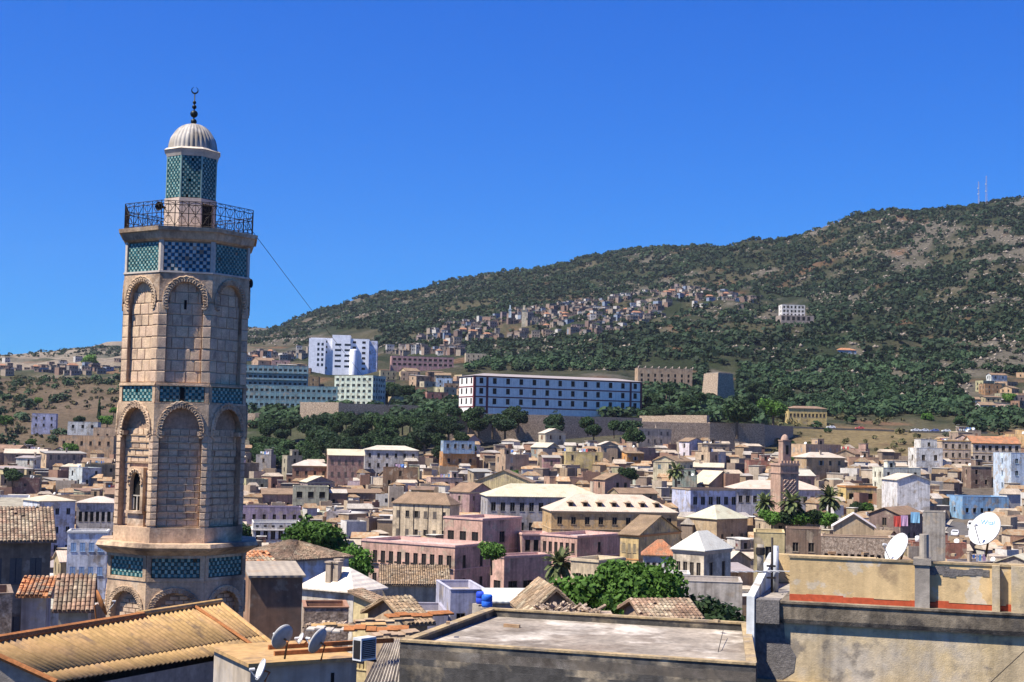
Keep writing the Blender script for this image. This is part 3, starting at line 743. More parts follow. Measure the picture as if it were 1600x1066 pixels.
# satellite dishes
def dish(loc, dia, az, el, label, mt='dish_white', post_h=.6, lean=None, group='satellite dishes on the near rooftops', text=None):
    """az: heading of the bowl's axis (0 = towards the camera, positive to the right), el: its lift above level"""
    tt = thing('satellite_dish', label, 'satellite dish', loc, 0, group); r = dia / 2
    T = Matrix.Rotation(R(az), 4, 'Z') @ Matrix.Rotation(R(90 - el), 4, 'X')
    m = MB(); pr2 = [(.004, 0)] + [(r * q / 7, .22 * r * (q / 7) ** 2) for q in range(1, 8)]
    pr2 += [(r * 1.02, .22 * r + .012), (r * 1.02, .2 * r - .02), (r * .6, .22 * r * .36 - .03), (.004, -.03)]
    Ts = T @ Matrix.Diagonal((.94, 1.06, 1, 1)); m.lathe(pr2, 28, T=Ts); d_ = m.build('bowl', mt, tt, True)
    f = T @ Vector((0, -r * .35, dia * .62)); a = T @ Vector((0, -r * .98, .2 * r))
    m = MB(); m.tube([a, f], .016, 5); m.build('feed_arm', 'zinc', tt)
    m = MB(); m.tube([f, f + (T.to_3x3() @ Vector((0, .05, -.12)))], .035, 8); m.build('receiver', 'dish_white', tt)
    bk = T @ Vector((0, 0, -.05)); m = MB(); m.tube([bk, bk + T.to_3x3() @ Vector((0, 0, -.14)), Vector((bk.x, bk.y, 0)) + T.to_3x3() @ Vector((0, 0, -.14)) * Vector((1, 1, 0)).length * 0 + Vector((0, .12, -post_h))], .03, 6); m.build('mast', 'rust', tt)
    if text:
        cu = bpy.data.curves.new('lettering', 'FONT'); cu.body = text; cu.size = .2; cu.align_x = 'CENTER'; cu.extrude = .002
        tmp = bpy.data.objects.new('lettering', cu); C.objects.link(tmp); bpy.context.view_layer.update()
        me = bpy.data.meshes.new_from_object(tmp.evaluated_get(bpy.context.evaluated_depsgraph_get())); bpy.data.objects.remove(tmp)
        me.materials.clear(); me.materials.append(MATS['print_blue'])
        for v in me.vertices:
            v.co.y += .17; q = v.co.copy(); rr = math.hypot(q.x, q.y); v.co = T @ Vector((q.x, q.y, .22 * r * (rr / r) ** 2 + .006 + q.z))
        link('lettering', me, tt)
    return tt
dish(at(1541, 829, 40.2), .98, -50, 32, 'large white satellite dish with blue lettering above the yellow wall', text='Wisal', post_h=.75)
dish(at(1404, 858, 40.4), .86, -68, 30, 'white satellite dish seen almost edge-on, fixed to the yellow wall', post_h=.5)
dish(at(443, 997, 37.5), .66, -133, 24, 'grey satellite dish seen from behind beside the corrugated orange roof', 'dish_grey', .55)
dish(at(499, 1003, 37), .66, -118, 24, 'grey satellite dish seen from behind between the air conditioner and its twin', 'dish_grey', .5)
dish(at(410, 1047, 35), .5, -68, 20, 'small white satellite dish low on the plaster wall at the picture bottom', 'dish_white', .3)
dish(at(471, 998, 40), .3, -66, 20, 'tiny white satellite dish standing between two grey dishes', 'dish_white', .2)
dish(at(155, 943, 57), 1.0, 115, 22, 'rust brown satellite dish in front of the left arch of the minaret base', 'rust', 1.2)
def cable(name, pts, r, label, sag=0.):
    P = []
    for i in range(len(pts) - 1):
        a, b = Vector(pts[i]), Vector(pts[i + 1])
        for q in range(8): k = q / 8; p = a + (b - a) * k; p.z -= sag * 4 * k * (1 - k); P.append(p)
    P.append(Vector(pts[-1])); o = P[0].copy(); m = MB(); m.tube([p - o for p in P], r, 4); return tag(m.build(name, 'iron', loc=o), label, 'cable')
bz = D0 - .35
cable('cable', [at(1226, 896, 41.2), at(1300, 922, 40.9), at(1345, 905, 40.7), at(1372, 868, 40.5)], .012, 'thin cable looping across the yellow wall towards the edge-on dish', .05)
cable('cable', [at(1226, 901, 41.2), at(1262, 918, 41.0), at(1330, 916, 40.7), at(1402, 893, 40.4)], .012, 'lower thin cable sagging along the yellow wall', .06)
cable('cable', [at(1548, 1066, 38.8), at(1600, 1018, 38.5)], .012, 'thin cable crossing the ochre wall at the bottom right corner')
cable('cable', [at(1130, 985, 41.5), at(1124, 1010, 39), at(1112, 1066, 37.2)], .01, 'thin dark wire hanging over the edge of the flat concrete roof')
cable('cable', [at(391, 357, TD - 1), at(700, 719, 330)], .016, 'long straight cable running from the minaret balcony down to the town', 2.0)
for py_, x0 in ((1038, 1445), (885, 1438)): pass
# --- corrugated orange roof of the mosque hall, lower left
zrg, zev = CAMZ - 7.0, CAMZ - 8.1
R0, R1 = onz(-40, 1008, zrg), onz(345, 944, zrg); V0, V1 = onz(88, 1066, zev), onz(427, 1009, zev)
mh = thing('mosque_hall', 'low hall under a corrugated orange sheet roof beside the minaret', 'hall', (V0.x, V0.y, zev - 9))
LO = mh.location.copy()
def corr(A, B, Cq, Dq, lift, pitch=.19, amp=.035):
    """corrugated sheet: A-B lower edge, D-C upper edge, waves counted along A-B"""
    n_ = max(4, int((B - A).length / pitch)) * 6; V = []
    nz = (B - A).cross(Dq - A).normalized(); nz = nz if nz.z > 0 else -nz
    for i in range(n_ + 1):
        k = i / n_; w = math.cos(i * math.pi / 3) * amp
        V.append(A + (B - A) * k + nz * (w + lift)); V.append(Dq + (Cq - Dq) * k + nz * (w + lift))
    me = bpy.data.meshes.new('roof_sheet'); nv = len(V)
    me.from_pydata([tuple(v - LO) for v in V] + [tuple(v - LO - nz * .012) for v in V], [], [(2 * i, 2 * i + 2, 2 * i + 3, 2 * i + 1) for i in range(n_)] + [(nv + 2 * i + 1, nv + 2 * i + 3, nv + 2 * i + 2, nv + 2 * i) for i in range(n_)] + [(2 * i + 2, 2 * i, nv + 2 * i, nv + 2 * i + 2) for i in range(n_)])
    me.materials.append(MATS['corrugated']); me.polygons.foreach_set('use_smooth', [True] * len(me.polygons)); return me
N = 12; sp = .27
for i in range(N):
    k0, k1 = i / N, (i + 1) / N
    e0, e1 = pf(V0, V1, k0), pf(V0, V1, k1); g0, g1 = pf(R0, R1, k0), pf(R0, R1, k1)
    m0, m1 = pf(e0, g0, sp), pf(e1, g1, sp)
    link('roof_sheet', corr(e0, e1, m1, m0, .0 + .004 * (i % 2)), mh); link('roof_sheet', corr(pf(e0, g0, sp - .04), pf(e1, g1, sp - .04), g1, g0, .03 + .004 * (i % 2)), mh)
m = MB(); m.tube([R0 - LO + Vector((0, 0, .05)), pf(R0, R1, .63) - LO + Vector((0, 0, .05))], .16, 8); m.build('ridge_cap', 'rust', mh)
m = MB(); m.tube([pf(R0, R1, .6) - LO + Vector((0, .2, .12)), R1 - LO + Vector((0, .1, .1))], .12, 8); m.build('ridge_cap', 'corrugated', mh)
m = MB(); m.tube([R1 - LO + Vector((0, 0, .03)), V1 - LO + Vector((0, 0, .03))], .09, 6); m.build('verge_board', 'corrugated', mh)
m = MB(); m.tube([pf(R0, R1, .87) - LO + Vector((0, 0, .08)), pf(V0, V1, .9) - LO + Vector((0, 0, .08))], .07, 6); m.build('roof_rib', 'rust', mh)
m = MB(); m.tube([R0 - LO, V0 - LO], .1, 6); m.build('verge_board', 'rust', mh)
m = MB(); q = [V0 + Vector((.3, .35, 0)), V1 + Vector((-.2, .5, 0)), R1 + Vector((-.2, -.2, 0)), R0 + Vector((.5, 0, 0))]
b = [p - LO for p in q]; zt_ = [p.z - .25 for p in b]
for i in range(4):
    j = (i + 1) % 4; m.quad((b[i].x, b[i].y, 0), (b[j].x, b[j].y, 0), (b[j].x, b[j].y, zt_[j]), (b[i].x, b[i].y, zt_[i]))
m.build('wall', 'concrete', mh)
# --- low plaster building under the two dishes
zb = CAMZ - 5.95
A, B = onz(392, 1030, zb), onz(558, 1020, zb)
k = thing('plaster_outbuilding', 'low grey plaster outbuilding with a brown slab roof under two dishes', 'outbuilding', (A.x, A.y, zb - 8), math.atan2(B.y - A.y, B.x - A.x)); LW2 = (Vector((B.x, B.y)) - Vector((A.x, A.y))).length
m = MB(); m.box(0, LW2, 0, 3.2, 0, 7.8); m.build('wall', 'plaster', k, color=(.36, .31, .25))
m = MB(); m.box(-.1, LW2 + .05, -.12, 3.4, 7.8, 7.9); m.build('roof', 'corrugated', k)
for y in (.9, 2.0): m = MB(); m.box(.8 + y * .2, LW2 + y, y, y + .1, 7.9, 8.02); m.build('roof_batten', 'rust', k)
m = MB(); m.box(LW2 - .75, LW2 - .66, -.02, .05, 7.0, 7.5); m.build('opening', 'dark', k)
# --- air conditioner
p = at(569, 1031, 35.6); ac = thing('air_conditioner', 'white air conditioner outdoor unit with dark grille on a bracket', 'air conditioner', (p.x, p.y, p.z), R(50))
m = MB(); m.box(-.26, .26, -.15, .15, 0, .56); m.build('casing', 'dish_white', ac)
m = MB(); m.box(-.22, .22, -.165, -.151, .06, .5); g = m.build('grille', 'iron', ac)
for i in range(9): m = MB(); z = .08 + i * .047; m.box(-.21, .21, -.172, -.166, z, z + .014); m.build('louvre', 'dish_grey', g)
m = MB(); m.box(-.268, -.261, -.12, .12, .05, .5); m.build('coil', 'iron', ac)
m = MB(); m.box(-.24, -.2, -.2, .5, -.06, -.002); m.box(.2, .24, -.2, .5, -.06, -.002); m.build('bracket', 'iron', ac)
# --- grey corrugated lean-to between the air conditioner and the flat roof
LO = Vector((0, 0, 0)); zz = CAMZ - 6.3
a, b, c_, d_ = onz(560, 1085, zz - .9), onz(632, 1085, zz - .9), onz(640, 1000, zz + .1), onz(603, 1000, zz + .1)
lt = thing('lean_to_roof', 'sloping grey corrugated lean-to beside the flat concrete roof', 'shed roof', a); LO = a.copy()
for i in range(3):
    me = corr(pf(a, b, i / 3), pf(a, b, (i + 1) / 3), pf(d_, c_, (i + 1) / 3), pf(d_, c_, i / 3), .01 * i, .2, .04); me.materials.clear(); me.materials.append(MATS['greysheet']); link('roof_sheet', me, lt)
m = MB(); q_ = [x_ - a - Vector((0, 0, .15)) for x_ in (a, b, c_, d_)]
for i in range(4):
    j = (i + 1) % 4; m.quad((q_[i].x, q_[i].y, -8), (q_[j].x, q_[j].y, -8), q_[j], q_[i])
m.build('wall', 'rubble', lt)

# --- odds and ends on the neighbouring roofs
def plank(px, py, D, L_, w_, t_, rz, tilt, mt, label, nm='roof_board', col=(.3, .2, .12)):
    m = MB(); n_ = 6
    for i in range(n_):   # slightly bowed and split along its length
        x0, x1 = -L_ / 2 + L_ * i / n_, -L_ / 2 + L_ * (i + 1) / n_; b_ = .04 * math.sin(i * 1.7); m.box(x0, x1, -w_ / 2 + .01 * (i % 2), w_ / 2, b_, b_ + t_)
    return tag(m.build(nm, mt, loc=at(px, py, D), rot=(tilt, 0, rz), color=col), label, 'board')
plank(588, 984, 44, 2.0, .5, .05, R(4), .15, 'rust', 'red-edged roofing board above the air conditioner')
plank(545, 979, 46, 2.4, .35, .06, R(12), .1, 'corrugated', 'ochre roofing strip behind the right grey dish'); plank(600, 972, 47, 2.0, .25, .08, R(20), .1, 'claytile', 'brown timber lying on the roof left of the flat roof')
plank(618, 992, 42, 1.5, .3, .07, R(35), .2, 'wood', 'loose plank leaning beside the flat roof corner', col=(.35, .25, .16)); plank(520, 985, 44, 1.6, .4, .05, R(-6), .1, 'greysheet', 'grey sheet scrap behind the dishes')
plank(655, 962, 52, 2.6, .5, .06, R(28), .12, 'rust', 'rusty sheet behind the left edge of the flat roof')
def heap(px, py, D, n_, rx, ry, rz_, mt, nm, label, seed, long_=.5):
    g = random.Random(seed); m = MB()
    for i in range(n_):
        a = g.uniform(0, 6.28); q = g.random() ** .6; x, y = rx * q * math.cos(a), ry * q * math.sin(a); z = rz_ * (1 - q) * g.random(); s = [g.uniform(.04, .13), g.uniform(.03, .09), g.uniform(.025, .07)]; s[0] *= 1 + g.random() * long_ * 6
        m.box(-s[0], s[0], -s[1], s[1], -s[2], s[2], 0, Matrix.Translation((x, y, z)) @ Matrix.Rotation(g.uniform(0, 6.28), 4, 'Z') @ Matrix.Rotation(g.uniform(-.7, .7), 4, 'Y') @ Matrix.Rotation(g.uniform(-.5, .5), 4, 'X'))
    return tag(m.build(nm, mt, loc=at(px, py, D)), label, 'rubble', kind='stuff')
heap(885, 955, 80, 170, 1.8, .9, .3, 'rubble', 'timber_heap', 'heap of broken timber and branches behind the flat roof', 3, 1.0)
heap(520, 978, 60, 80, 1.2, .6, .15, 'rubble', 'stone_heap', 'fallen stones below the rubble-brick wall', 5, .2)
m = MB(); m.box(-2.4, 2.4, -1.2, 1.2, -6, -.12); p = at(890, 954, 80); o = m.build('yard_block', 'rubble', loc=p); tag(o, 'low rubble masonry block carrying the timber heap', 'wall')
# drips of rust and a few bricks along the near parapets
for i, (px, py, D) in enumerate(((1300, 866, 41), (1352, 867, 40.7), (1490, 869, 40), (700, 975, 40.5), (1120, 972, 42.6))):
    m = MB(); m.box(-.11, .11, -.05, .05, 0, .07); p = at(px, py, D); tag(m.build('loose_brick', 'claytile', loc=p, rot=R(30 * i)), ('loose brick on the yellow wall coping, left of the edge-on dish', 'loose brick on the yellow wall coping, close by the edge-on dish', 'loose brick on the coping between pier and lettered dish', 'loose brick on the left rim of the flat roof', 'loose brick on the back rim of the flat roof')[i], 'brick')
# ------------------------------------------------------------------ buildings
WIN = {}
def winmesh(style, w, h):
    key = (style, round(w, 2), round(h, 2))
    if key in WIN: return WIN[key]
    m = MB(); a = w / 2; f = .06
    if style in ('glass', 'dark', 'arch'):
        m.quad((-a, .16, 0), (a, .16, 0), (a, .16, h), (-a, .16, h), 0)
        for x0, x1, z0, z1 in ((-a, -a + f, 0, h), (a - f, a, 0, h), (-a + f, a - f, h - f, h), (-a + f, a - f, 0, f), (-.025, .025, f, h - f)): m.box(x0, x1, .09, .15, z0, z1, 1)
        m.box(-a - .08, a + .08, -.07, .05, -.1, -.002, 1)
        if style == 'arch':
            for q in range(6):
                b0, b1 = math.pi * q / 6, math.pi * (q + 1) / 6
                m.quad((math.cos(b0) * a * 1.25, -.06, h + math.sin(b0) * a * .5), (math.cos(b1) * a * 1.25, -.06, h + math.sin(b1) * a * .5), (math.cos(b1) * a, -.06, h + math.sin(b1) * a * .22), (math.cos(b0) * a, -.06, h + math.sin(b0) * a * .22), 1)
    elif style == 'shutter':
        m.quad((-a, .16, 0), (a, .16, 0), (a, .16, h), (-a, .16, h), 0)
        for s in (-1, 1):
            x0, x1 = sorted((s * .02, s * a)); m.box(x0, x1, .03, .07, 0, h, 1)
            for q in range(5): z = h * (.12 + .16 * q); m.box(x0 + .06, x1 - .06, .015, .03, z, z + h * .07, 1)
        m.box(-a - .08, a + .08, -.07, .02, -.1, -.002, 1)
    elif style == 'open':
        m.quad((-a, .18, 0), (a, .18, 0), (a, .18, h), (-a, .18, h), 0)
        for s in (-1, 1): x0, x1 = sorted((s * a, s * (a + a * .9))); m.box(x0, x1, -.07, -.02, 0, h, 1)
        m.box(-a - .08, a + .08, -.07, .1, -.1, -.002, 1)
    elif style == 'hole':
        m.quad((-a, .19, 0), (a, .19, 0), (a, .19, h), (-a, .19, h), 0)
        m.box(-a, a, -.05, .1, -.08, -.002, 1)
    WIN[key] = m.mesh('window', ['dark' if style in ('hole', 'open', 'dark') else 'glass', 'paint']); return WIN[key]
def facade(mb, A, u, Wd, z0, z1, wins, dep=.2):
    A = Vector(A); u = Vector(u); n = Vector((u.y, -u.x))
    us = sorted({0., Wd} | {w[0] for w in wins} | {w[1] for w in wins}); vs = sorted({z0, z1} | {w[2] for w in wins} | {w[3] for w in wins})
    P = lambda s, z, i=0.: (A.x + u.x * s - n.x * i, A.y + u.y * s - n.y * i, z)
    holes = {(round(w[0], 4), round(w[2], 4)) for w in wins}
    for j in range(len(vs) - 1):
        v0, v1 = vs[j], vs[j + 1]; run = None; rowh = [w for w in wins if w[2] < v1 - 1e-6 and w[3] > v0 + 1e-6]
        if not rowh: mb.quad(P(0, v0), P(Wd, v0), P(Wd, v1), P(0, v1)); continue
        s = 0.
        for w in sorted(rowh):
            if w[0] > s + 1e-6: mb.quad(P(s, v0), P(w[0], v0), P(w[0], v1), P(s, v1))
            s = w[1]
        if s < Wd - 1e-6: mb.quad(P(s, v0), P(Wd, v0), P(Wd, v1), P(s, v1))
    for a, b, c, d in wins:
        mb.quad(P(a, c), P(b, c), P(b, c, dep), P(a, c, dep)); mb.quad(P(a, d, dep), P(b, d, dep), P(b, d), P(a, d))
        mb.quad(P(a, c), P(a, c, dep), P(a, d, dep), P(a, d)); mb.quad(P(b, c, dep), P(b, c), P(b, d), P(b, d, dep))
def thickpoly(mb, pts, t=.12):
    up = [Vector(p) for p in pts]; lo = [p - Vector((0, 0, t)) for p in up]; mb.poly(up); mb.poly(list(reversed(lo)))
    for i in range(len(up)):
        j = (i + 1) % len(up); mb.quad(lo[i], lo[j], up[j], up[i])
FOOT = []          # (x, y, radius) of what has been placed
HB = []            # picture extents of the picked-out buildings, to keep their fronts in view
LAND = []          # landmarks for the labels: (phrase, px, py)
ALL = []
PAL = {k: tuple(c * .86 for c in v) for k, v in dict(cream=(.58, .47, .31), sand=(.48, .36, .22), ochre=(.55, .36, .15), pink=(.52, .32, .25), mauve=(.36, .27, .27), grey=(.36, .33, .28), white=(.7, .68, .62), ltblue=(.42, .5, .57),
           brick=(.33, .18, .11), brown=(.25, .17, .12), lav=(.45, .44, .55), orange=(.58, .28, .1), yellow=(.62, .46, .18), teal=(.2, .34, .35), dun=(.42, .31, .21), rose=(.46, .3, .23)).items()}
RC = dict(cream=(.44, .39, .3), tile=(.24, .16, .1), orange=(.42, .17, .075), conc=(.3, .26, .2), white=(.55, .53, .47), brown=(.22, .15, .095), grey=(.27, .25, .22))
def claytiles(t, A, B_, Cc, D_, rc, pitch=.24, ln=.42):
    """half-round tiles laid in courses over a slope: A-B eave, D-C ridge"""
    A, B_, Cc, D_ = (Vector(q) for q in (A, B_, Cc, D_)); n = max(2, int((B_ - A).length / pitch)); k = max(2, int((D_ - A).length / (ln * .8))); m = MB(); g = random.Random(n * 7 + k)
    nz = (B_ - A).cross(D_ - A).normalized()
    for i in range(n):
        for j in range(k):
            if g.random() < .02: continue
            a, b = (i + .06) / n, (i + .94) / n; v0, v1 = (j + g.uniform(-.06, .06)) / k, (j + 1.18) / k; P = lambda u, v: (A + (B_ - A) * u) * (1 - v) + (D_ + (Cc - D_) * u) * v
            base = len(m.v); dz = g.uniform(-.015, .02)
            for v, lift in ((v0, .05), (min(v1, 1.02), .015)):
                for q in range(5): th = math.pi * q / 4; m.v.append(tuple(P(a + (b - a) * (1 - math.cos(th)) / 2, v) + nz * (lift + dz + math.sin(th) * .085)))
            for q in range(4): m.f.append((base + q, base + q + 1, base + q + 6, base + q + 5)); m.m.append(0)
            m.f.append((base + 4, base + 3, base + 2, base + 1, base)); m.m.append(0)
    o = m.build('clay_tiles', 'claytile_near', t, color=rc); o['kind'] = 'stuff'
def ring4(mb, w, d, z0, z1, o, t=.0):
    """band proud of the four walls by o"""
    a, b = w / 2, d / 2
    mb.box(-a - o, a + o, -b - o, -b + .01, z0, z1); mb.box(-a - o, a + o, b - .01, b + o, z0, z1)
    mb.box(-a - o, -a + .01, -b + .01, b - .01, z0, z1); mb.box(a - .01, a + o, -b + .01, b - .01, z0, z1)
def wingrid(Wd, n, st, h, ww, wh, mg=.0, off=0., sill=1.0, fh=None):
    if n <= 0: return []
    sh = fh or h / st; out = []; pitch = (Wd - 2 * mg) / n; ww = min(ww, pitch * .6)
    for r in range(st):
        for c in range(n):
            u = mg + pitch * (c + .5); z = h - (st - r) * sh + sill * sh / 3.3
            out.append((u - ww / 2, u + ww / 2, z, min(z + wh, h - .3)))
    return out
def house(name, label, cat, cx, cy, th, w, d, h, z, wall='cream', roof='flat', rcol='conc', st=2, nf=3, nl=2, nr=2, style='dark', fcol=(.25, .2, .15), ww=.95, wh=1.5,
          rh=None, over=.35, trim=None, courses=False, group=None, kw_wall='plaster', ridge=None, chim=0, skip=None, below=6., sill=1.0, par=.6, rseed=0, tiles=False):
    """one building: walls with real window openings, roof, windows, trim. z is the ground, th its turn"""
    t = thing(name, label, cat, (cx, cy, z), th, group); wc = PAL.get(wall, wall); rc = RC.get(rcol, PAL.get(rcol, rcol)); wc, rc = ((c[0], c[1] * .985, c[2] * .98) if c[0] > c[2] else c for c in (wc, rc)); rd = random.Random(int(abs(cx * 7 + cy * 13)) + rseed)
    a, b = w / 2, d / 2; m = MB(); W_ = []
    F4 = [((-a, -b), (1, 0), w, nf, 'f'), ((a, -b), (0, 1), d, nr, 'r'), ((a, b), (-1, 0), w, 0, 'b'), ((-a, b), (0, -1), d, nl, 'l')]
    for A, u, Wd, n, tg_ in F4:
        g = wingrid(Wd, n, st, h - (par if roof == 'flat' else .1), ww, wh, mg=.3, sill=sill)
        if skip: g = [q for i, q in enumerate(g) if not skip(tg_, i)]
        facade(m, A, u, Wd, -below, h, g); W_ += [(A, u, q) for q in g]
    hz = h; over_ = over
    if roof == 'gable' or roof == 'gabley':
        rx = roof == 'gable'; rh = rh if rh is not None else (d if rx else w) * .2
        if rx:
            for s in (-1, 1): m.poly([(s * a, -s * b, h), (s * a, s * b, h), (s * a, 0, h + rh)])
        else:
            for s in (-1, 1): m.poly([(-s * -a, s * b, h), (-s * a, s * b, h), (0, s * b, h + rh)])
    m.build('wall', kw_wall, t, color=wc)
    m = MB(); tc_ = [rc[i] * rd.uniform(.93, 1.05) for i in range(3)]
    if roof == 'flat':
        m.box(-a + .2, a - .2, -b + .2, b - .2, h - par - .1, h - par); m.build('roof', 'flatroof', t, color=tc_)
        m = MB()
        for x0, x1, y0, y1 in ((-a - .04, a + .04, -b - .04, -b + .22), (-a - .04, a + .04, b - .22, b + .04), (-a - .04, -a + .22, -b + .22, b - .22), (a - .22, a + .04, -b + .22, b - .22)):
            m.box(x0, x1, y0, y1, h + .003, h + .08)
        # inner faces of the parapet
        i_ = .2
        for p, q in (((-a + i_, -b + i_), (a - i_, -b + i_)), ((a - i_, -b + i_), (a - i_, b - i_)), ((a - i_, b - i_), (-a + i_, b - i_)), ((-a + i_, b - i_), (-a + i_, -b + i_))):
            m.quad((*q, h - par), (*p, h - par), (*p, h), (*q, h))
        ro = m.build('coping', 'trim', t, color=[min(1, c * 1.05) for c in (PAL.get(trim, trim) if trim else wc)])
    else:
        o = over; z1 = h + .13
        mt = ('tile' if rcol in ('tile', 'brown', 'orange') else 'sheet')
        if roof == 'gable':
            k = rh * o / b
            thickpoly(m, [(-a - o, -b - o, z1 - k), (a + o, -b - o, z1 - k), (a + o, 0, z1 + rh), (-a - o, 0, z1 + rh)]); thickpoly(m, [(-a - o, 0, z1 + rh), (a + o, 0, z1 + rh), (a + o, b + o, z1 - k), (-a - o, b + o, z1 - k)]); mt += 'X'
        elif roof == 'gabley':
            k = rh * o / a
            thickpoly(m, [(-a - o, -b - o, z1 - k), (0, -b - o, z1 + rh), (0, b + o, z1 + rh), (-a - o, b + o, z1 - k)]); thickpoly(m, [(0, -b - o, z1 + rh), (a + o, -b - o, z1 - k), (a + o, b + o, z1 - k), (0, b + o, z1 + rh)]); mt += 'Y'
        elif roof == 'shed':
            rh = rh or .8; thickpoly(m, [(-a - o, -b - o, z1), (a + o, -b - o, z1), (a + o, b + o, z1 + rh), (-a - o, b + o, z1 + rh)]); mt += 'X'
            mm = MB(); mm.poly([(-a + .01, -b + .01, h), (-a + .01, b - .01, h), (-a + .01, b - .01, h + rh)]); mm.poly([(a - .01, -b + .01, h), (a - .01, b - .01, h), (a - .01, b - .01, h + rh)]); mm.build('gable_wall', kw_wall, t, color=wc)
        elif roof == 'hip':
            rh = rh or min(w, d) * .22
            if w >= d: i_ = b * (ridge or .95); p0, p1 = (-a + i_, 0, z1 + rh), (a - i_, 0, z1 + rh)
            else: i_ = a * (ridge or .95); p0, p1 = (0, -b + i_, z1 + rh), (0, b - i_, z1 + rh)
            c0, c1, c2, c3 = (-a - o, -b - o, z1), (a + o, -b - o, z1), (a + o, b + o, z1), (-a - o, b + o, z1)
            if w >= d: sl_ = [[c0, c1, p1, p0], [c1, c2, p1], [c2, c3, p0, p1], [c3, c0, p0]]
            else: sl_ = [[c0, c1, p0], [c1, c2, p1, p0], [c2, c3, p1], [c3, c0, p0, p1]]
            for q in sl_: thickpoly(m, q)
            mt += 'X' if w >= d else 'Y'
        ro = m.build('roof', mt, t, color=tc_)
        if tiles and roof == 'gable':
            k = rh * o / b; claytiles(t, (-a - o, -b - o, z1 - k), (a + o, -b - o, z1 - k), (a + o, 0, z1 + rh), (-a - o, 0, z1 + rh), tc_); claytiles(t, (a + o, b + o, z1 - k), (-a - o, b + o, z1 - k), (-a - o, 0, z1 + rh), (a + o, 0, z1 + rh), tc_)
        elif tiles and roof == 'shed': claytiles(t, (-a - o, -b - o, z1), (a + o, -b - o, z1), (a + o, b + o, z1 + rh), (-a - o, b + o, z1 + rh), tc_)
        elif tiles and roof == 'gabley':
            k = rh * o / a; claytiles(t, (-a - o, b + o, z1 - k), (-a - o, -b - o, z1 - k), (0, -b - o, z1 + rh), (0, b + o, z1 + rh), tc_); claytiles(t, (a + o, -b - o, z1 - k), (a + o, b + o, z1 - k), (0, b + o, z1 + rh), (0, -b - o, z1 + rh), tc_)
        elif tiles and roof == 'hip':
            for q in sl_:
                if len(q) == 4: claytiles(t, *q, tc_)
                else: claytiles(t, q[0], q[1], q[2], q[2], tc_)
    if trim:
        m = MB(); ring4(m, w, d, h - .28, h - .02, .16); ring4(m, w, d, h - .42, h - .29, .08)
        m.build('cornice', 'trim', t, color=PAL.get(trim, trim))
    if courses:
        for r in range(1, st): m = MB(); zz = h - r * (h - .3) / st - .12; ring4(m, w, d, zz, zz + .18, .07); m.build('string_course', 'trim', t, color=PAL.get(trim, trim) if trim else wc)
    for A, u, q in W_:
        uc = (q[0] + q[1]) / 2; r_ = rd.random(); sty = style
        if style == 'mix': sty = 'shutter' if r_ < .35 else ('dark' if r_ < .75 else ('glass' if r_ < .9 else 'open'))
        link('window', winmesh(sty, q[1] - q[0], q[3] - q[2]), t, fcol, (A[0] + u[0] * uc, A[1] + u[1] * uc, q[2]), (0, 0, math.atan2(u[1], u[0])))
    for i in range(chim):
        x = rd.uniform(-a * .7, a * .7); y = rd.uniform(-b * .5, b * .5); zz = h - .6 if roof == 'flat' else h + (rh or 1) * .25
        m = MB(); m.box(x - .28, x + .28, y - .28, y + .28, zz, zz + 1.9); m.box(x - .36, x + .36, y - .36, y + .36, zz + 1.9, zz + 2.05); m.build('chimney', 'plaster', ro, color=(.4, .32, .24))
    FOOT.append((cx, cy, math.hypot(w, d) / 2)); ALL.append(t); return t
def B(name, label, xc, x1, x2, yt, h, th, wall, roof='flat', rcol='conc', D=None, ref=None, cat='house', d=None, lift=0., z=None, **k):
    """building from its nearest upright edge: picture column xc, row yt of the wall top; x1 and x2 are the columns where its left and right faces end"""
    D = D or solveD(xc, yt, h - lift); p = at(xc, yt, D); T = R(th) if th != 'face' else -math.atan((xc - 800) / F); th = 0 if th == 'face' else th; ux = Vector((math.cos(T), math.sin(T), 0)); uy = Vector((-math.sin(T), math.cos(T), 0))
    def ext(dirv, px, lim):
        q0 = CMI @ (p - Vector((0, 0, CAMZ))); dq = CMI @ dirv; s = (px - 800) / F      # x + s z = 0
        den = dq.x + s * dq.z
        v = -(q0.x + s * q0.z) / den if abs(den) > 1e-6 else lim
        return min(v, lim) if v > .3 else lim
    if th >= 0:
        w = ext(ux, x2, 120); dd = d or (ext(uy, x1, 70) if x1 < xc - 9 else min(max(.8 * w, 4.5), 13))
        c = p + ux * w / 2 + uy * dd / 2
    else:
        w = ext(-ux, x1, 120); dd = d or (ext(uy, x2, 70) if x2 > xc + 9 else min(max(.8 * w, 4.5), 13))
        c = p - ux * w / 2 + uy * dd / 2
    z = p.z - h
    t = house(name, label, cat, c.x, c.y, T, w, dd, h, z, wall, roof, rcol, below=k.pop('sit', None) or max(3., z - gz(c.x, c.y) + 4), **k)
    if ref: LAND.append((ref, (x1 + x2) / 2, yt + F * h / D / 2))
    HB.append((min(x1, xc) - 3, x2 + 3, yt, F * h / D, D)); t['_dims'] = (w, dd, h, D); return t
# ------------------------------------------------------------------ buildings one can pick out in the photograph
SH = (.12, .1, .08)
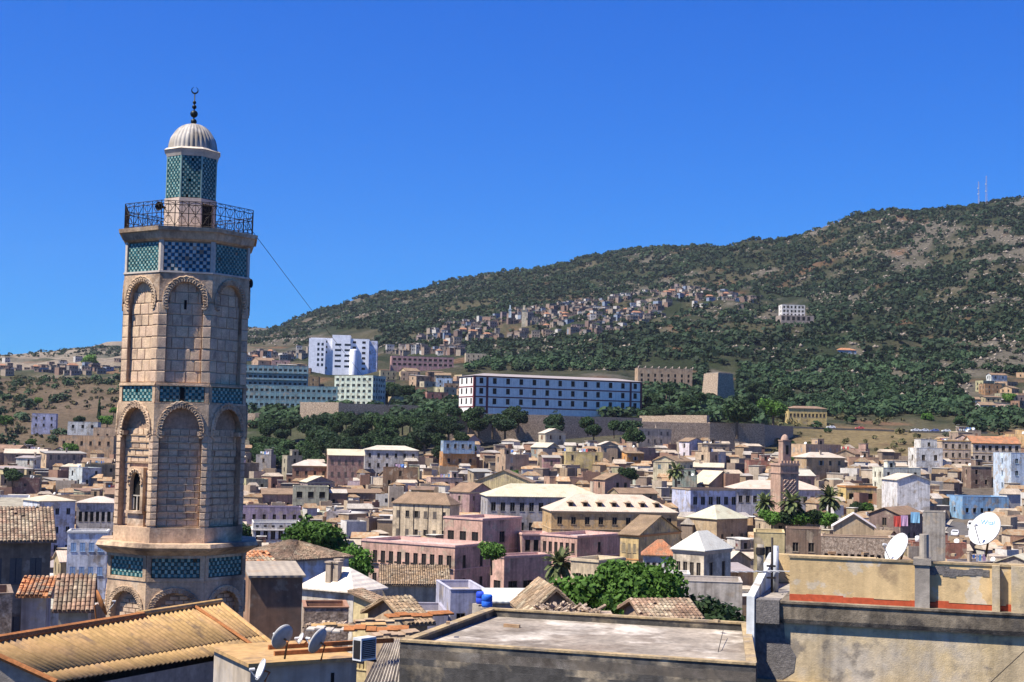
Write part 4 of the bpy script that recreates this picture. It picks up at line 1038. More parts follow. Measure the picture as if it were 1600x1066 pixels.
# barracks on the slope
bk = B('barracks', 'long white three-storey barracks with dark red corner strips and bands', 741, 718, 1003, 587, 14.5, 24, (.78, .75, .68), 'hip', 'grey', D=660, kw_wall='trim', ref='long white barracks', cat='barracks',
       st=3, nf=13, nl=3, nr=0, ww=1.9, wh=2.6, style='dark', fcol=(.06, .03, .04), rh=1.6, over=.5)
w, d, h, D_ = bk['_dims']; RED = (.16, .035, .04)
for i in range(4):
    z_ = h - .5 - i * (h / 3.05); m = MB(); ring4(m, w, d, z_, z_ + .55, .1); m.build('band', 'trim', bk, color=RED)
for x in (-w / 2 + .4, -w / 2 + w * .075, w / 2 - w * .07, w / 2 - .4): m = MB(); m.box(x - .55, x + .55, -d / 2 - .14, -d / 2 + .02, -3, h); m.build('pilaster', 'trim', bk, color=RED)
m = MB(); m.box(-w / 2 - .14, -w / 2 + .02, -d / 2, -d / 2 + 1., -3, h); m.build('pilaster', 'trim', bk, color=RED)
# white hospital
hp = B('hospital', 'tall white hospital block with staggered wings in front of the hill', 486, 486, 577, 528, 24, 4, (.78, .79, .82), 'flat', 'white', D=1040, d=22, ref='tall white hospital block', cat='hospital', kw_wall='trim', st=6, nf=6, nl=0, nr=0, ww=2.6, wh=1.6, style='dark',
       skip=lambda s, i: i % 6 in (0, 2) or i in (7, 9, 13, 16, 22))
w, d, h, D_ = hp['_dims']
m = MB(); m.box(-w * .13, w * .18, -d / 2 - 3, 0, -6, h + 2.4); m.build('stair_wing', 'trim', hp, color=(.78, .79, .82))
for r in range(5):
    for c in range(2): m = MB(); x = -w * .08 + c * 7; m.box(x, x + 4.5, -d / 2 - 3.05, -d / 2 - 2.9, 2.5 + r * 4, 4 + r * 4); m.build('window', 'glass', hp)
m = MB(); m.lathe([(2.8, -6), (2.8, h - 9), (2.2, h - 8), (.01, h - 7.8)], 20, T=Matrix.Translation((w * .24, -d / 2 - 3, 0))); m.build('stair_tower', 'trim', hp, True, color=(.8, .81, .84))
m = MB(); m.box(-w * .5 - 1, -w * .24, -d / 2 - 5, -d / 2 + 1, -6, h - .6); m.build('side_wing', 'trim', hp, color=(.78, .79, .82))
for r in range(5):
    for c in range(2): m = MB(); x = -w * .38 + c * 3; m.box(x, x + 1.6, -d / 2 - 5.05, -d / 2 - 4.9, 3 + r * 3.8, 5 + r * 3.8); m.build('window', 'glass', hp)
m = MB(); m.box(w / 2 - .02, w / 2 + 6, -d / 2 + 2, d / 2, -6, h - 1); m.build('rear_wing', 'plaster', hp, color=(.6, .62, .74))
# teal apartment blocks
def slabblock(label, xc, x1, x2, yt, h, th, D, col, ref, st, nf, bal=True, **k):
    t = B('apartment_block', label, xc, x1, x2, yt, h, th, col, 'flat', 'grey', D=D, ref=ref, cat='apartment block', st=st, nf=nf, nl=k.pop('nl', 2), nr=k.pop('nr', 0), ww=k.pop('ww', 1.8), wh=1.5, style='dark', fcol=(.3, .4, .4), **k)
    w, d, h, D_ = t['_dims']
    if bal:
        for r in range(st):
            z_ = h - .6 - (st - r) * (h - .6) / st + .1
            m = MB(); m.box(-w / 2 + .5, w / 2 - .5, -d / 2 - 1.0, -d / 2 + .01, z_, z_ + .14); m.box(-w / 2 + .5, w / 2 - .5, -d / 2 - 1.0, -d / 2 - .92, z_ + .14, z_ + .95); m.build('balcony', 'plaster', t, color=[c * 1.15 for c in PAL.get(col, col)])
    return t
slabblock('long teal apartment block with balcony rows right behind the minaret', 340, 330, 482, 569, 16, 8, 800, (.19, .3, .32), 'upper teal apartment block', 4, 18, d=12)
slabblock('lower long teal apartment block running to the pale green one', 372, 360, 584, 601, 12, 6, 740, (.2, .32, .33), 'lower teal apartment block', 3, 26, False, d=11)
slabblock('pale green apartment block with white end stair and dotted windows', 583, 523, 603, 587, 16, 62, 735, (.5, .56, .46), 'pale green apartment block', 5, 5, False, nl=7)
B('school', 'long low pink school building with a row of wide windows above the rooftops', 612, 606, 709, 556, 8, 10, (.42, .24, .23), 'flat', 'conc', D=1060, ref='long pink school', cat='school', st=2, nf=12, nl=0, nr=0, ww=3, wh=1.6, style='dark')
# fort walls and ruins
def ruin(name, label, pts, ytop, D, hgt, t_, col=(.3, .23, .16), ref=None, mt='rubble'):
    """battered wall through picture columns at depths; pts = [(px, D)]"""
    P = [at(px, 600, dd) for px, dd in pts]; zt = at(pts[0][0], ytop, pts[0][1]).z
    o = thing(name, label, 'wall', (P[0].x, P[0].y, zt - hgt))
    for i in range(len(P) - 1):
        A, B_ = P[i] - P[0], P[i + 1] - P[0]; m = MB(); wallrun(m, A, B_, -14, hgt - random.uniform(0, .6), t_); m.build('wall_section', mt, o, color=col)
    if ref: LAND.append((ref, sum(p[0] for p in pts) / len(pts), ytop + 12))
    return o
ruin('fortress_wall', 'brown stone fortress wall above the dark trees, left of the barracks', [(470, 700), (530, 690), (668, 705), (672, 740)], 628, 690, 9, 3, ref='brown fortress wall', mt='rubble')
ruin('fortress_wall', 'short fortress wall with a low corner right of the minaret', [(340, 690), (410, 684), (414, 715)], 643, 690, 8, 3)
ruin('retaining_wall', 'long dark retaining wall under the fig tree and the road', [(1000, 585), (1110, 590), (1195, 600), (1240, 640)], 657, 585, 9, 2, ref='long dark retaining wall')
ruin('retaining_wall', 'sloping pale retaining wall right of the barracks', [(1000, 640), (1040, 628), (1105, 612)], 648, 630, 3, 2)
ruin('retaining_wall', 'low wall along the foot of the barracks', [(700, 610), (880, 618), (1004, 632)], 645, 610, 4, 1)
rf = B('ruined_barracks', 'roofless brown ruin with bare rafters right of the barracks', 997, 995, 1082, 575, 9, 6, (.42, .29, .18), 'flat', 'brown', D=850, d=10, ref='roofless brown ruin', cat='ruin', st=2, nf=8, nl=0, nr=0, ww=1.3, wh=1.8, style='hole', par=3)
w, d, h, D_ = rf['_dims']
for i in range(9):
    x = -w / 2 + w * i / 8; m = MB(); m.tube([(x, -d / 2, h), (x + 1.6, 0, h + 1.5)], .2, 4); m.tube([(x + 1.6, 0, h + 1.5), (x + .4, d / 2, h)], .2, 4); m.build('rafter', 'trim', rf, color=(.45, .36, .28))
p = at(1128, 580, 800)
bs = thing('bastion', 'tall brown stone bastion with a sharp shaded corner on the slope', 'bastion', (p.x, p.y, p.z - 13), R(30)); LAND.append(('brown bastion', 1128, 595))
m = MB(); m.prism([(-9, -7), (5, -7), (6, 8), (-9, 8)], -10, 11.4, top=[(-7.4, -6), (3.0, -6), (4.2, 7), (-7.4, 7)]); m.build('wall', 'rubble', bs)
m = MB(); m.box(-6.5, 2.0, -5.2, 6.2, 11.4, 11.9); m.build('coping', 'concrete', bs)
B('roadside_school', 'long cream low building with dark windows beside the hillside road', 1232, 1228, 1292, 638, 6, 4, 'yellow', 'hip', 'brown', D=690, d=8, ref='cream roadside building', st=1, nf=10, nl=1, nr=1, ww=1.6, wh=1.7, style='dark', rh=1.2)
vi = B('villa', 'white terraced villa on a spur of the mountain', 1222, 1218, 1258, 476, 12, 5, (.7, .68, .62), 'flat', 'white', D=1330, d=12, ref='white hillside villa', cat='villa', st=3, nf=6, nl=1, nr=1, ww=1.8, wh=2.2, style='hole')
w, d, h, D_ = vi['_dims']; m = MB(); m.box(-w * .62, w * .8, -d / 2 - 6, d / 2, -9, 1.5); m.build('terrace', 'plaster', vi, color=(.3, .24, .2))
for i in range(6): m = MB(); x = -w * .58 + i * w * .22; m.box(x, x + 2.6, -d / 2 - 6.05, -d / 2 - 5.9, -3.2, .4); m.build('arcade_opening', 'dark', vi)
B('red_roofed_house', 'small house with a red tiled roof alone in the woods', 1309, 1305, 1338, 547, 4, 6, 'ltblue', 'hip', 'orange', D=None, d=9, ref='red roofed house in the woods', st=1, nf=3, nl=1, nr=1, rh=2)
B('red_roofed_house', 'tiny red roof among the trees below the villa', 1186, 1184, 1206, 549, 3, 6, 'cream', 'hip', 'orange', D=None, d=8, st=1, nf=3, nl=1, nr=1, rh=2)
B('white_villa', 'white stepped house among trees left of the barracks top', 728, 724, 760, 552, 7, 8, 'cream', 'flat', 'conc', D=1080, d=9, st=2, nf=4, nl=1, nr=1)
# band of houses below the wood
B('town_house', 'brown brick house with a cream hipped roof below the dark trees', 457, 452, 514, 728, 9, 8, 'brick', 'hip', 'cream', ref='brick house with cream hipped roof', d=9, st=2, nf=4, nl=1, nr=1, trim='ochre')
B('town_house', 'three-storey brown-pink house with cream roof and shuttered windows', 513, 509, 569, 711, 13, 10, (.36, .22, .17), 'gable', 'cream', ref='three-storey brown-pink house', d=10, st=3, nf=5, nl=1, nr=0, style='shutter', fcol=(.16, .12, .09))
B('town_house', 'pale grey house with cream roof and dark windows under the trees', 570, 566, 654, 703, 11, 8, (.5, .47, .42), 'hip', 'cream', ref='pale grey house under the trees', d=10, st=3, nf=6, nl=0, nr=1, rh=1.6, fcol=SH)
B('town_house', 'tall house with blue top floor and orange lower walls', 692, 689, 745, 706, 10, 12, 'orange', 'flat', 'white', ref='blue and orange house', d=8, st=2, nf=3, nl=1, nr=0)
B('town_house', 'light blue rooftop storey on the orange house', 693, 690, 742, 689, 3.4, 12, (.27, .37, .47), 'flat', 'white', D=516, sit=1.2, d=6, st=1, nf=4, nl=1, nr=0)
B('town_house', 'mauve-grey long house with small windows right behind the minaret', 372, 362, 470, 792, 9, 10, (.3, .24, .3), 'flat', 'grey', ref='mauve long house by the minaret', d=8, st=2, nf=6, nl=0, nr=0)
B('town_house', 'small pink house with an orange tiled roof near the minaret', 410, 404, 460, 772, 6, 14, 'pink', 'gable', 'tile', ref='small pink house with tiled roof', st=1, nf=3, nl=1, nr=1)
B('town_house', 'greenish cream house with open loggia', 458, 452, 514, 760, 9, 9, (.46, .44, .3), 'flat', 'conc', st=2, nf=3, nl=1, nr=1, ww=1.8, wh=1.9, style='hole')
B('shed', 'dark open shed under a long brown roof', 520, 516, 597, 770, 5, 8, 'brown', 'shed', 'brown', ref='dark shed with brown roof', st=1, nf=5, nl=0, nr=0, ww=3.0, wh=2.4, style='hole', sill=.3)
ap = B('apartment_house', 'beige three-storey apartment house with brown tiled roof and chimneys', 703, 614, 718, 790, 13, 66, (.52, .42, .28), 'hip', 'tile', ref='beige apartment house with chimneys', st=3, nf=0, nl=6, nr=0, chim=4, style='mix', fcol=SH, rh=2.6, courses=False)
w, d, h, D_ = ap['_dims']
for i in range(4): m = MB(); y = d / 2 - d * (i + .5) / 4; m.tube([(-w / 2 - .08, y, -2), (-w / 2 - .08, y, h - .2)], .07, 5); m.build('drainpipe', 'iron', ap)
ll = B('villa', 'white low building with a louvred parapet beside the minaret', 396, 392, 470, 817, 9, 12, 'white', 'flat', 'conc', ref='white building with louvred parapet', d=12, st=2, nf=6, nl=1, nr=0, par=1.6, ww=1.3, wh=2.2)
w, d, h, D_ = ll['_dims']
for i in range(6): m = MB(); x = -w / 2 + w * (i + .5) / 6; m.box(x - .35, x + .35, -d / 2 - .03, -d / 2 + .01, h - 1.0, h - .6); m.build('vent', 'dark', ll)
m = MB(); ring4(m, w, d, h - 1.9, h - 1.65, .35); m.build('cornice', 'trim', ll, color=(.7, .66, .58))
# the pink quarter
PK = (.5, .31, .235); PKD = dict(trim=(.56, .36, .3), courses=True, fcol=(.12, .08, .07))
pk = B('pink_palace', 'large pink three-storey building with tall dark windows and flat terrace roof', 711, 566, 767, 853, 13, 57, PK, 'flat', (.42, .33, .28), D=252, ref='large pink three-storey building', cat='building', st=3, nf=2, nl=11, nr=0, ww=1.0, wh=2.3, sill=.5, **PKD)
w, d, h, D_ = pk['_dims']
for i in range(11):
    y = d / 2 - .3 - (d - .6) * (i + .5) / 11
    for r in (1, 2):
        zz = h - .6 - (3 - r) * (h - .6) / 3 + .42; m = MB(); m.box(-w / 2 - .4, -w / 2 + .01, y - .8, y + .8, zz - .1, zz); m.box(-w / 2 - .4, -w / 2 - .36, y - .8, y + .8, zz + .45, zz + .8); m.build('balcony', 'iron', pk)
B('pink_house', 'pink block with two upper windows rising behind the large pink building', 754, 694, 815, 811, 13, 52, PK, 'flat', (.42, .33, .28), D=285, ref='tall pink block', cat='building', st=2, nf=1, nl=3, nr=0, ww=1.7, wh=2.2, **PKD)
B('pink_house', 'low pink building with three tall dark doorways beside the palm', 788, 767, 862, 869, 9, 35, PK, 'flat', (.4, .32, .27), D=228, ref='low pink building with dark doorways', cat='building', st=1, nf=3, nl=1, nr=0, ww=2.0, wh=4.2, sill=.3, trim=(.56, .36, .3), fcol=(.12, .08, .07))
B('pink_house', 'pink flat-roofed building with narrow windows above the palm', 902, 845, 970, 838, 12, 50, PK, 'flat', (.5, .42, .36), D=262, ref='pink building above the palm', cat='building', st=3, nf=1, nl=6, nr=0, ww=.9, wh=1.9, **PKD)
B('pink_gallery', 'recessed pink gallery with dark openings between two pink blocks', 816, 812, 860, 834, 9, 10, (.42, .26, .22), 'flat', (.45, .36, .3), D=290, d=8, cat='building', st=2, nf=3, nl=0, nr=0, ww=2.0, wh=2.3, style='hole', trim=(.56, .36, .3))
B('town_house', 'cream house with pale flat roof behind the big green tree', 935, 892, 976, 876, 9, 55, 'cream', 'flat', 'white', D=205, ref='cream house behind the big tree', st=2, nf=1, nl=2, nr=0, trim='cream')
B('town_house', 'narrow yellow house with a blank dark grey side gable', 998, 969, 1062, 836, 13, 55, (.6, .44, .2), 'gabley', 'brown', D=245, ref='yellow house with dark side gable', st=3, nf=0, nl=3, nr=0, style='shutter', fcol=(.25, .2, .12), ww=1., courses=True, trim='orange')
B('town_house', 'low house with a half red, half cream hipped roof', 1005, 998, 1058, 868, 7, 'face', 'white', 'hip', 'orange', D=215, ref='low house with red and cream roof', st=2, nf=5, nl=1, nr=0, rh=2.2)
B('villa', 'cream villa with pale pyramid roof and tall dark windows', 1100, 1052, 1142, 862, 9, 52, (.56, .48, .36), 'hip', (.5, .47, .42), D=190, ref='cream villa with pyramid roof', cat='villa', st=2, nf=2, nl=4, nr=0, ww=.95, wh=2.2, trim=(.58, .45, .33), rh=2.4, sill=.6)
B('terrace_house', 'white roof terrace cluttered with low walls in front of the villa', 1002, 998, 1078, 896, 7, 'face', 'white', 'flat', (.4, .35, .3), D=165, ref='white cluttered roof terrace', st=2, nf=4, nl=1, nr=0)
dm = B('dormer_building', 'long ochre building with cream roof and a row of seven dormers', 862, 858, 1058, 799, 12, 7, (.5, .33, .15), 'hip', 'cream', D=318, ref='long ochre building with dormers', cat='building', d=14, st=3, nf=9, nl=1, nr=1, ww=1.1, wh=1.7, trim=(.5, .36, .2), rh=3.6, fcol=(.2, .16, .12), courses=True)
w, d, h, D_ = dm['_dims']
for i in range(7):
    x = -w / 2 + w * (.16 + .115 * i); y = -d / 2 + 2.6; zz = h + 3.6 * 2.6 / (d / 2) + .05
    m = MB(); m.box(x - .55, x + .55, y - 1.0, y + 2.2, zz - .9, zz + .7); dd = m.build('dormer', 'trim', dm, color=(.3, .2, .12))
    m = MB(); m.box(x - .38, x + .38, y - 1.03, y - .99, zz - .55, zz + .5); m.build('pane', 'dark', dd)
    m = MB(); m.prism([(x - .8, y - 1.25), (x + .8, y - 1.25), (x + .8, y + 2.3), (x - .8, y + 2.3)], zz + .7, zz + 1.15, top=[(x - .05, y - 1.0), (x + .05, y - 1.0), (x + .05, y + 2.3), (x - .05, y + 2.3)]); m.build('dormer_roof', 'sheet', dd, color=(.4, .3, .2))
B('derelict_building', 'long grey weather-stained building with cream roof behind the dormer building', 762, 757, 943, 776, 10, 8, (.36, .34, .33), 'hip', 'cream', D=352, ref='long grey weather-stained building', cat='building', d=14, st=2, nf=12, nl=2, nr=1, ww=1.2, wh=2.2, rh=3., fcol=(.2, .2, .2))
B('blue_building', 'lavender blue building with two rows of dark windows and an orange gable', 1079, 1050, 1166, 764, 11, 22, (.41, .43, .55), 'flat', 'tile', ref='lavender blue building', cat='building', st=2, nf=7, nl=0, nr=0, ww=1.3, wh=2.2, fcol=(.2, .25, .32), trim='dun')
B('gabled_house', 'brown gabled house with a bright cream roof slope behind the lavender building', 1108, 1078, 1150, 756, 11, 28, 'dun', 'gabley', 'cream', D=450, ref='gabled house with bright cream slope', st=1, nf=0, nl=0, nr=0, rh=4)
B('gabled_house', 'cream-roofed house with a red repair patch below the lavender building', 1120, 1074, 1168, 812, 7, 40, 'sand', 'hip', 'cream', D=330, ref='cream roof with red patch', st=1, nf=3, nl=2, nr=0, rh=3)
B('long_house', 'long grey-lavender building with cream roof behind the slim minaret', 1150, 1146, 1288, 764, 10, 6, (.42, .4, .42), 'hip', 'cream', ref='long building behind the slim minaret', cat='building', d=11, st=2, nf=12, nl=1, nr=1, ww=1.1, wh=1.8, rh=2.2, fcol=SH)
B('yellow_house', 'yellow house with balcony bands right of the palms', 1322, 1317, 1370, 760, 9, 6, 'yellow', 'flat', 'conc', ref='yellow house with balcony bands', st=2, nf=3, nl=1, nr=0, ww=2.2, wh=1.6, style='hole', courses=True, trim='orange')
B('white_blank_house', 'tall white house with an almost blank front and two small windows', 1402, 1399, 1453, 750, 13, 4, (.62, .6, .57), 'gabley', 'cream', ref='tall blank white house', d=12, st=4, nf=3, nl=0, nr=0, ww=.8, wh=.8, style='hole', skip=lambda s, i: i not in (3, 4), rh=1.5)
B('beige_blank_house', 'peeling beige house joined to the left of the blank white one', 1370, 1368, 1400, 765, 9, 'face', 'cream', 'flat', 'conc', st=2, nf=2, nl=0, nr=0, skip=lambda s, i: i > 0)
B('blue_house', 'low bright blue house at the top of the steep street', 1504, 1500, 1576, 776, 6, 6, (.2, .35, .52), 'flat', 'conc', ref='low bright blue house', st=1, nf=6, nl=1, nr=0, ww=.9, wh=1.3, style='hole', fcol=(.1, .2, .5))
B('blue_tower_house', 'tall pale blue house at the right edge of the picture', 1580, 1577, 1640, 708, 15, 6, (.46, .53, .6), 'flat', 'conc', ref='tall pale blue house at the right edge', d=12, st=4, nf=4, nl=1, nr=0, fcol=(.3, .4, .5))
B('orange_roofed_school', 'long cream two-storey building with bright orange roof at the right', 1520, 1516, 1595, 692, 11, 4, (.56, .47, .36), 'gable', 'orange', ref='long building with orange roof', cat='building', d=10, st=3, nf=7, nl=1, nr=0, ww=1.2, wh=1.8, rh=2.4, courses=True, trim='ochre')
B('cream_block', 'cream three-storey block left of the orange-roofed building', 1472, 1468, 1517, 688, 13, 4, (.52, .41, .3), 'flat', 'conc', ref='cream block beside the orange roof', d=10, st=4, nf=4, nl=1, nr=0, courses=True, trim='ochre')
B('white_tower_house', 'tall white house with four dark windows left of the cream block', 1432, 1428, 1473, 700, 11, 6, (.66, .64, .58), 'flat', 'conc', ref='tall white house with four windows', st=2, nf=2, nl=1, nr=0, ww=1.2, wh=1.9)
B('white_rooftop_house', 'small white upper storey on the tall white house', 1439, 1436, 1464, 687, 3, 6, (.6, .58, .52), 'flat', 'conc', D=489, sit=1.5, d=6, st=1, nf=1, nl=0, nr=0)
B('grey_block', 'plain grey-brown block with flat roof beside the steep street', 1442, 1437, 1477, 800, 10, 'face', 'grey', 'flat', 'conc', D=235, ref='plain grey-brown block', d=5, st=1, nf=0, nl=0, nr=0)
B('chapel', 'small cream gabled house with bright white roof edges', 1302, 1297, 1366, 822, 6, 'face', 'sand', 'gabley', 'white', D=250, ref='small gabled house with white roof edges', st=1, nf=1, nl=0, nr=0, ww=1.4, wh=1.6, rh=2.2, style='hole')
B('ruined_row', 'long brown ruined wall with a row of empty openings behind the yellow terrace', 1283, 1280, 1392, 838, 6, 'face', 'dun', 'flat', 'brown', D=215, ref='ruined wall with empty openings', cat='ruin', d=5, st=1, nf=10, nl=0, nr=0, ww=.75, wh=2.0, style='hole', kw_wall='rubble', sill=.9)
B('brown_shed', 'brown boxy shed behind the terrace corner', 1228, 1222, 1283, 826, 5, 'face', 'brown', 'flat', 'white', D=230, d=6, ref='brown boxy shed', st=1, nf=2, nl=0, nr=0)
B('yellow_house', 'yellowish house end with patched wall behind the flue pipe', 1178, 1173, 1226, 832, 8, 'face', (.5, .4, .2), 'flat', 'conc', D=175, d=7, st=2, nf=1, nl=0, nr=0)
# left of the minaret
B('white_blue_house', 'white and pale blue house with flat cream roof left of the minaret', 62, 36, 118, 784, 13, 40, (.55, .57, .6), 'hip', 'cream', D=330, ref='white and blue house', st=3, nf=3, nl=3, nr=0, rh=1.2, fcol=(.2, .24, .3))
B('arcaded_house', 'house with white upright pillars and dark gallery left of the minaret', 120, 116, 186, 786, 10, 10, (.55, .5, .44), 'hip', 'cream', D=345, ref='house with white pillared gallery', d=9, st=2, nf=7, nl=1, nr=0, ww=1.9, wh=2.4, style='hole', sill=.4, rh=1.4)
B('white_house', 'white flat-roofed house with blue shutters just left of the minaret', 106, 100, 168, 830, 9, 12, (.66, .68, .7), 'flat', 'white', D=250, ref='white house with blue shutters', st=2, nf=4, nl=1, nr=0, style='shutter', fcol=(.3, .42, .55), trim='white')
B('white_house', 'white house with a balcony at the left edge of the picture', -20, -40, 40, 795, 10, 18, (.62, .62, .62), 'flat', 'conc', D=330, ref='white house at the left edge', st=3, nf=4, nl=1, nr=0)
B('old_ochre_house', 'old ochre house with arched windows on the slope left of the minaret', 92, 88, 178, 680, 11, 6, (.55, .36, .2), 'flat', 'dun', D=620, ref='old ochre house', d=10, st=2, nf=6, nl=0, nr=0, ww=1.1, wh=1.8, fcol=(.2, .15, .1), skip=lambda s, i: i < 6)
B('old_ochre_house', 'ochre upper storey behind the old ochre house', 146, 142, 190, 668, 6, 6, (.55, .38, .23), 'flat', 'dun', D=640, d=8, st=1, nf=3, nl=0, nr=0, ww=1)
B('lavender_house', 'pale lavender two-storey house below the scrub slope', 50, 44, 88, 646, 8, 12, (.52, .5, .6), 'flat', 'white', D=760, ref='pale lavender house', d=9, st=2, nf=3, nl=1, nr=0)
B('white_wall_house', 'low white house with an arched gate below the scrub slope', 106, 103, 153, 659, 4, 5, 'white', 'flat', 'conc', D=700, ref='low white house with gate', d=8, st=1, nf=3, nl=0, nr=0, style='hole', ww=1.3)
# nearer houses beside the minaret
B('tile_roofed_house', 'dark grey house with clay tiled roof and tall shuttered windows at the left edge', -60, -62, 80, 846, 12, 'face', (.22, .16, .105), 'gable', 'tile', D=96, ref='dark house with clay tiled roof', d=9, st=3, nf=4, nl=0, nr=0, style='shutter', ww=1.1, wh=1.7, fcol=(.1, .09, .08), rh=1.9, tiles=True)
B('small_tiled_house', 'small house with grey-brown tiled roof left of the minaret base', 92, 86, 138, 951, 6, 14, (.36, .34, .27), 'gable', 'brown', D=84, ref='small house with grey-brown tiled roof', d=4.5, st=1, nf=3, nl=1, nr=0, ww=.6, wh=1.2, style='shutter', fcol=(.1, .14, .16), rh=1.6, tiles=True)
B('lavender_annex', 'pale lavender house with orange tiled canopy at lower left', 34, 12, 72, 934, 6, 12, (.34, .33, .37), 'shed', 'orange', D=88, ref='lavender annex with orange canopy', d=3, st=1, nf=3, nl=0, nr=0, ww=.7, wh=1.3, style='dark', rh=.8, tiles=True)
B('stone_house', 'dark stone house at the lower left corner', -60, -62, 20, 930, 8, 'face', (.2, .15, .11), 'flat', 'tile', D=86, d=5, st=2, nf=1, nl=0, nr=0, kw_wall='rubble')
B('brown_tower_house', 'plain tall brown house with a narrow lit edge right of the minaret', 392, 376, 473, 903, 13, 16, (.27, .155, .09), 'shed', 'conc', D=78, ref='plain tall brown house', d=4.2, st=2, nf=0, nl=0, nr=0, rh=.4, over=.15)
B('tiled_roof_lodge', 'small lit house end with bright orange tiles beside the brown tower house', 382, 372, 440, 905, 8, 30, 'cream', 'shed', 'orange', D=86, d=3.2, st=1, nf=0, nl=0, nr=0, rh=1.2, tiles=True)
B('pale_blue_house', 'pale blue house with rusty tiled roof and grey shutters right of the minaret', 455, 372, 545, 878, 11, 48, (.48, .51, .56), 'hip', 'tile', D=140, ref='pale blue house with rusty tiled roof', st=2, nf=0, nl=8, nr=0, style='mix', ww=.9, wh=1.7, fcol=(.3, .34, .38), rh=1.5, tiles=True)
B('cream_roofed_house', 'white house under a broad cream sloping roof with chimney posts', 552, 470, 598, 927, 9, 60, (.6, .55, .46), 'hip', (.62, .56, .46), D=122, ref='white house with broad cream roof', st=2, nf=1, nl=6, nr=0, chim=3, rh=1.8, ww=.9, wh=1.4, fcol=(.25, .16, .1))
B('tiled_courtyard_house', 'house with brown tiled roof and pillared veranda', 598, 594, 700, 913, 6, 6, (.5, .42, .28), 'gable', 'tile', D=150, ref='brown tiled house with veranda', d=8, st=1, nf=6, nl=0, nr=0, ww=1.6, wh=2.1, style='hole', rh=1.5, sill=.4, tiles=True)
B('yellow_row_house', 'narrow yellow house with a row of arched windows', 596, 552, 612, 950, 7, 62, (.62, .5, .26), 'shed', 'tile', D=112, ref='narrow yellow house with arched windows', st=1, nf=0, nl=6, nr=0, style='arch', ww=.6, wh=1.3, fcol=(.5, .4, .2), rh=1.0, tiles=True)
B('brick_ruin', 'broken rubble-brick wall house below the cream roof', 475, 470, 545, 950, 6, 10, 'brick', 'flat', 'brown', D=98, d=4, st=1, nf=0, nl=0, nr=0, kw_wall='rubble', ref='broken rubble-brick wall')
B('lilac_house', 'lilac-grey wall with white roof terrace left of the flat roof', 598, 590, 700, 958, 6, 8, (.34, .32, .36), 'flat', 'conc', D=118, d=7, st=1, nf=1, nl=0, nr=0, ref='lilac-grey wall')
B('lilac_house', 'tall lilac-grey house beside the brown tiled veranda', 704, 698, 760, 922, 9, 12, (.38, .37, .44), 'flat', 'conc', D=125, d=8, st=2, nf=2, nl=1, nr=0, ref='tall lilac-grey house')
B('low_shed', 'low shed with white metal roof and blue barrels beside it', 770, 764, 842, 942, 4, 8, (.4, .36, .33), 'shed', 'white', D=105, d=4, st=1, nf=0, nl=0, nr=0, rh=.5, ref='white metal shed roof')
B('low_shed', 'low house with grey tiled roof just behind the flat concrete roof', 640, 575, 668, 975, 5, 30, (.4, .3, .2), 'gable', 'tile', D=78, st=1, nf=0, nl=0, nr=0, rh=1.0, tiles=True)
B('low_shed', 'orange-brown gable roof peeping over the back edge of the flat roof', 830, 822, 905, 958, 5, 8, (.45, .3, .17), 'gabley', 'tile', D=84, st=1, nf=0, nl=0, nr=0, rh=1.3, d=6, tiles=True)
B('low_shed', 'tan tiled roof sloping behind the flat concrete roof on its right', 1010, 1000, 1090, 968, 4, 10, (.45, .32, .2), 'gable', 'tile', D=80, st=1, nf=0, nl=0, nr=0, rh=.7, d=5, tiles=True)
B('terrace_house', 'low grey terrace block in front of the pyramid-roofed villa', 1062, 1058, 1160, 908, 6, 'face', (.4, .36, .3), 'flat', (.36, .31, .26), D=150, d=6, ref='low grey terrace block', st=1, nf=3, nl=0, nr=0)
# the slim brick minaret in the town
mD = 320; p = at(1248, 728, mD); s2 = mD / F
m2 = thing('small_minaret', 'slim square brick minaret with lattice panel in the middle of the town', 'minaret', (p.x, p.y, p.z - 20), R(18)); LAND.append(('slim brick minaret', 1237, 765)); FOOT.append((p.x, p.y, 3.5))
wm = 4.6; m = MB(); m.box(-wm, 0, 0, wm, -8, 20); m.build('shaft', 'plaster', m2, color=(.42, .27, .19))
m = MB(); m.box(-wm - .15, .15, -.15, wm + .15, 18.2, 18.5); m.box(-wm - .2, .2, -.2, wm + .2, 20, 20.5); m.build('cornice', 'trim', m2, color=(.4, .26, .19))
for i in range(6): m = MB(); x = -wm + .1 + i * (wm - .6) / 5; m.box(x, x + .45, -.2, .3, 20.5, 21.1); m.build('merlon', 'trim', m2, color=(.4, .26, .19))
m = MB(); m.box(-wm + .7, -.7, -.06, .01, 6.5, 17); m.build('panel_ground', 'trim', m2, color=(.3, .17, .12))
for i in range(-3, 12):
    for s in (1, -1):
        m = MB(); z0 = 6.5 + i * 1.0; pts = []
        for q in range(9):
            x = q / 8 * (wm - 1.5); z_ = z0 + x * 1.0 if s > 0 else z0 + (wm - 1.5 - x) * 1.0
            if 6.5 <= z_ <= 17: pts.append((-wm + .75 + x, -.1, z_))
        if len(pts) > 1: m.tube(pts, .11, 4); m.build('lattice_rib', 'trim', m2, color=(.5, .36, .27))
m = MB(); m.box(-wm / 2 - 1.05, -wm / 2 + 1.05, 1.2, 3.3, 20.4, 25.5); m.box(-wm / 2 - 1.15, -wm / 2 + 1.15, 1.1, 3.4, 25.5, 25.8); lt2 = m.build('lantern', 'plaster', m2, color=(.36, .23, .17))
m = MB(); m.box(-wm / 2 - .35, -wm / 2 + .35, 1.17, 1.21, 22.5, 24.6); m.build('opening', 'dark', lt2)
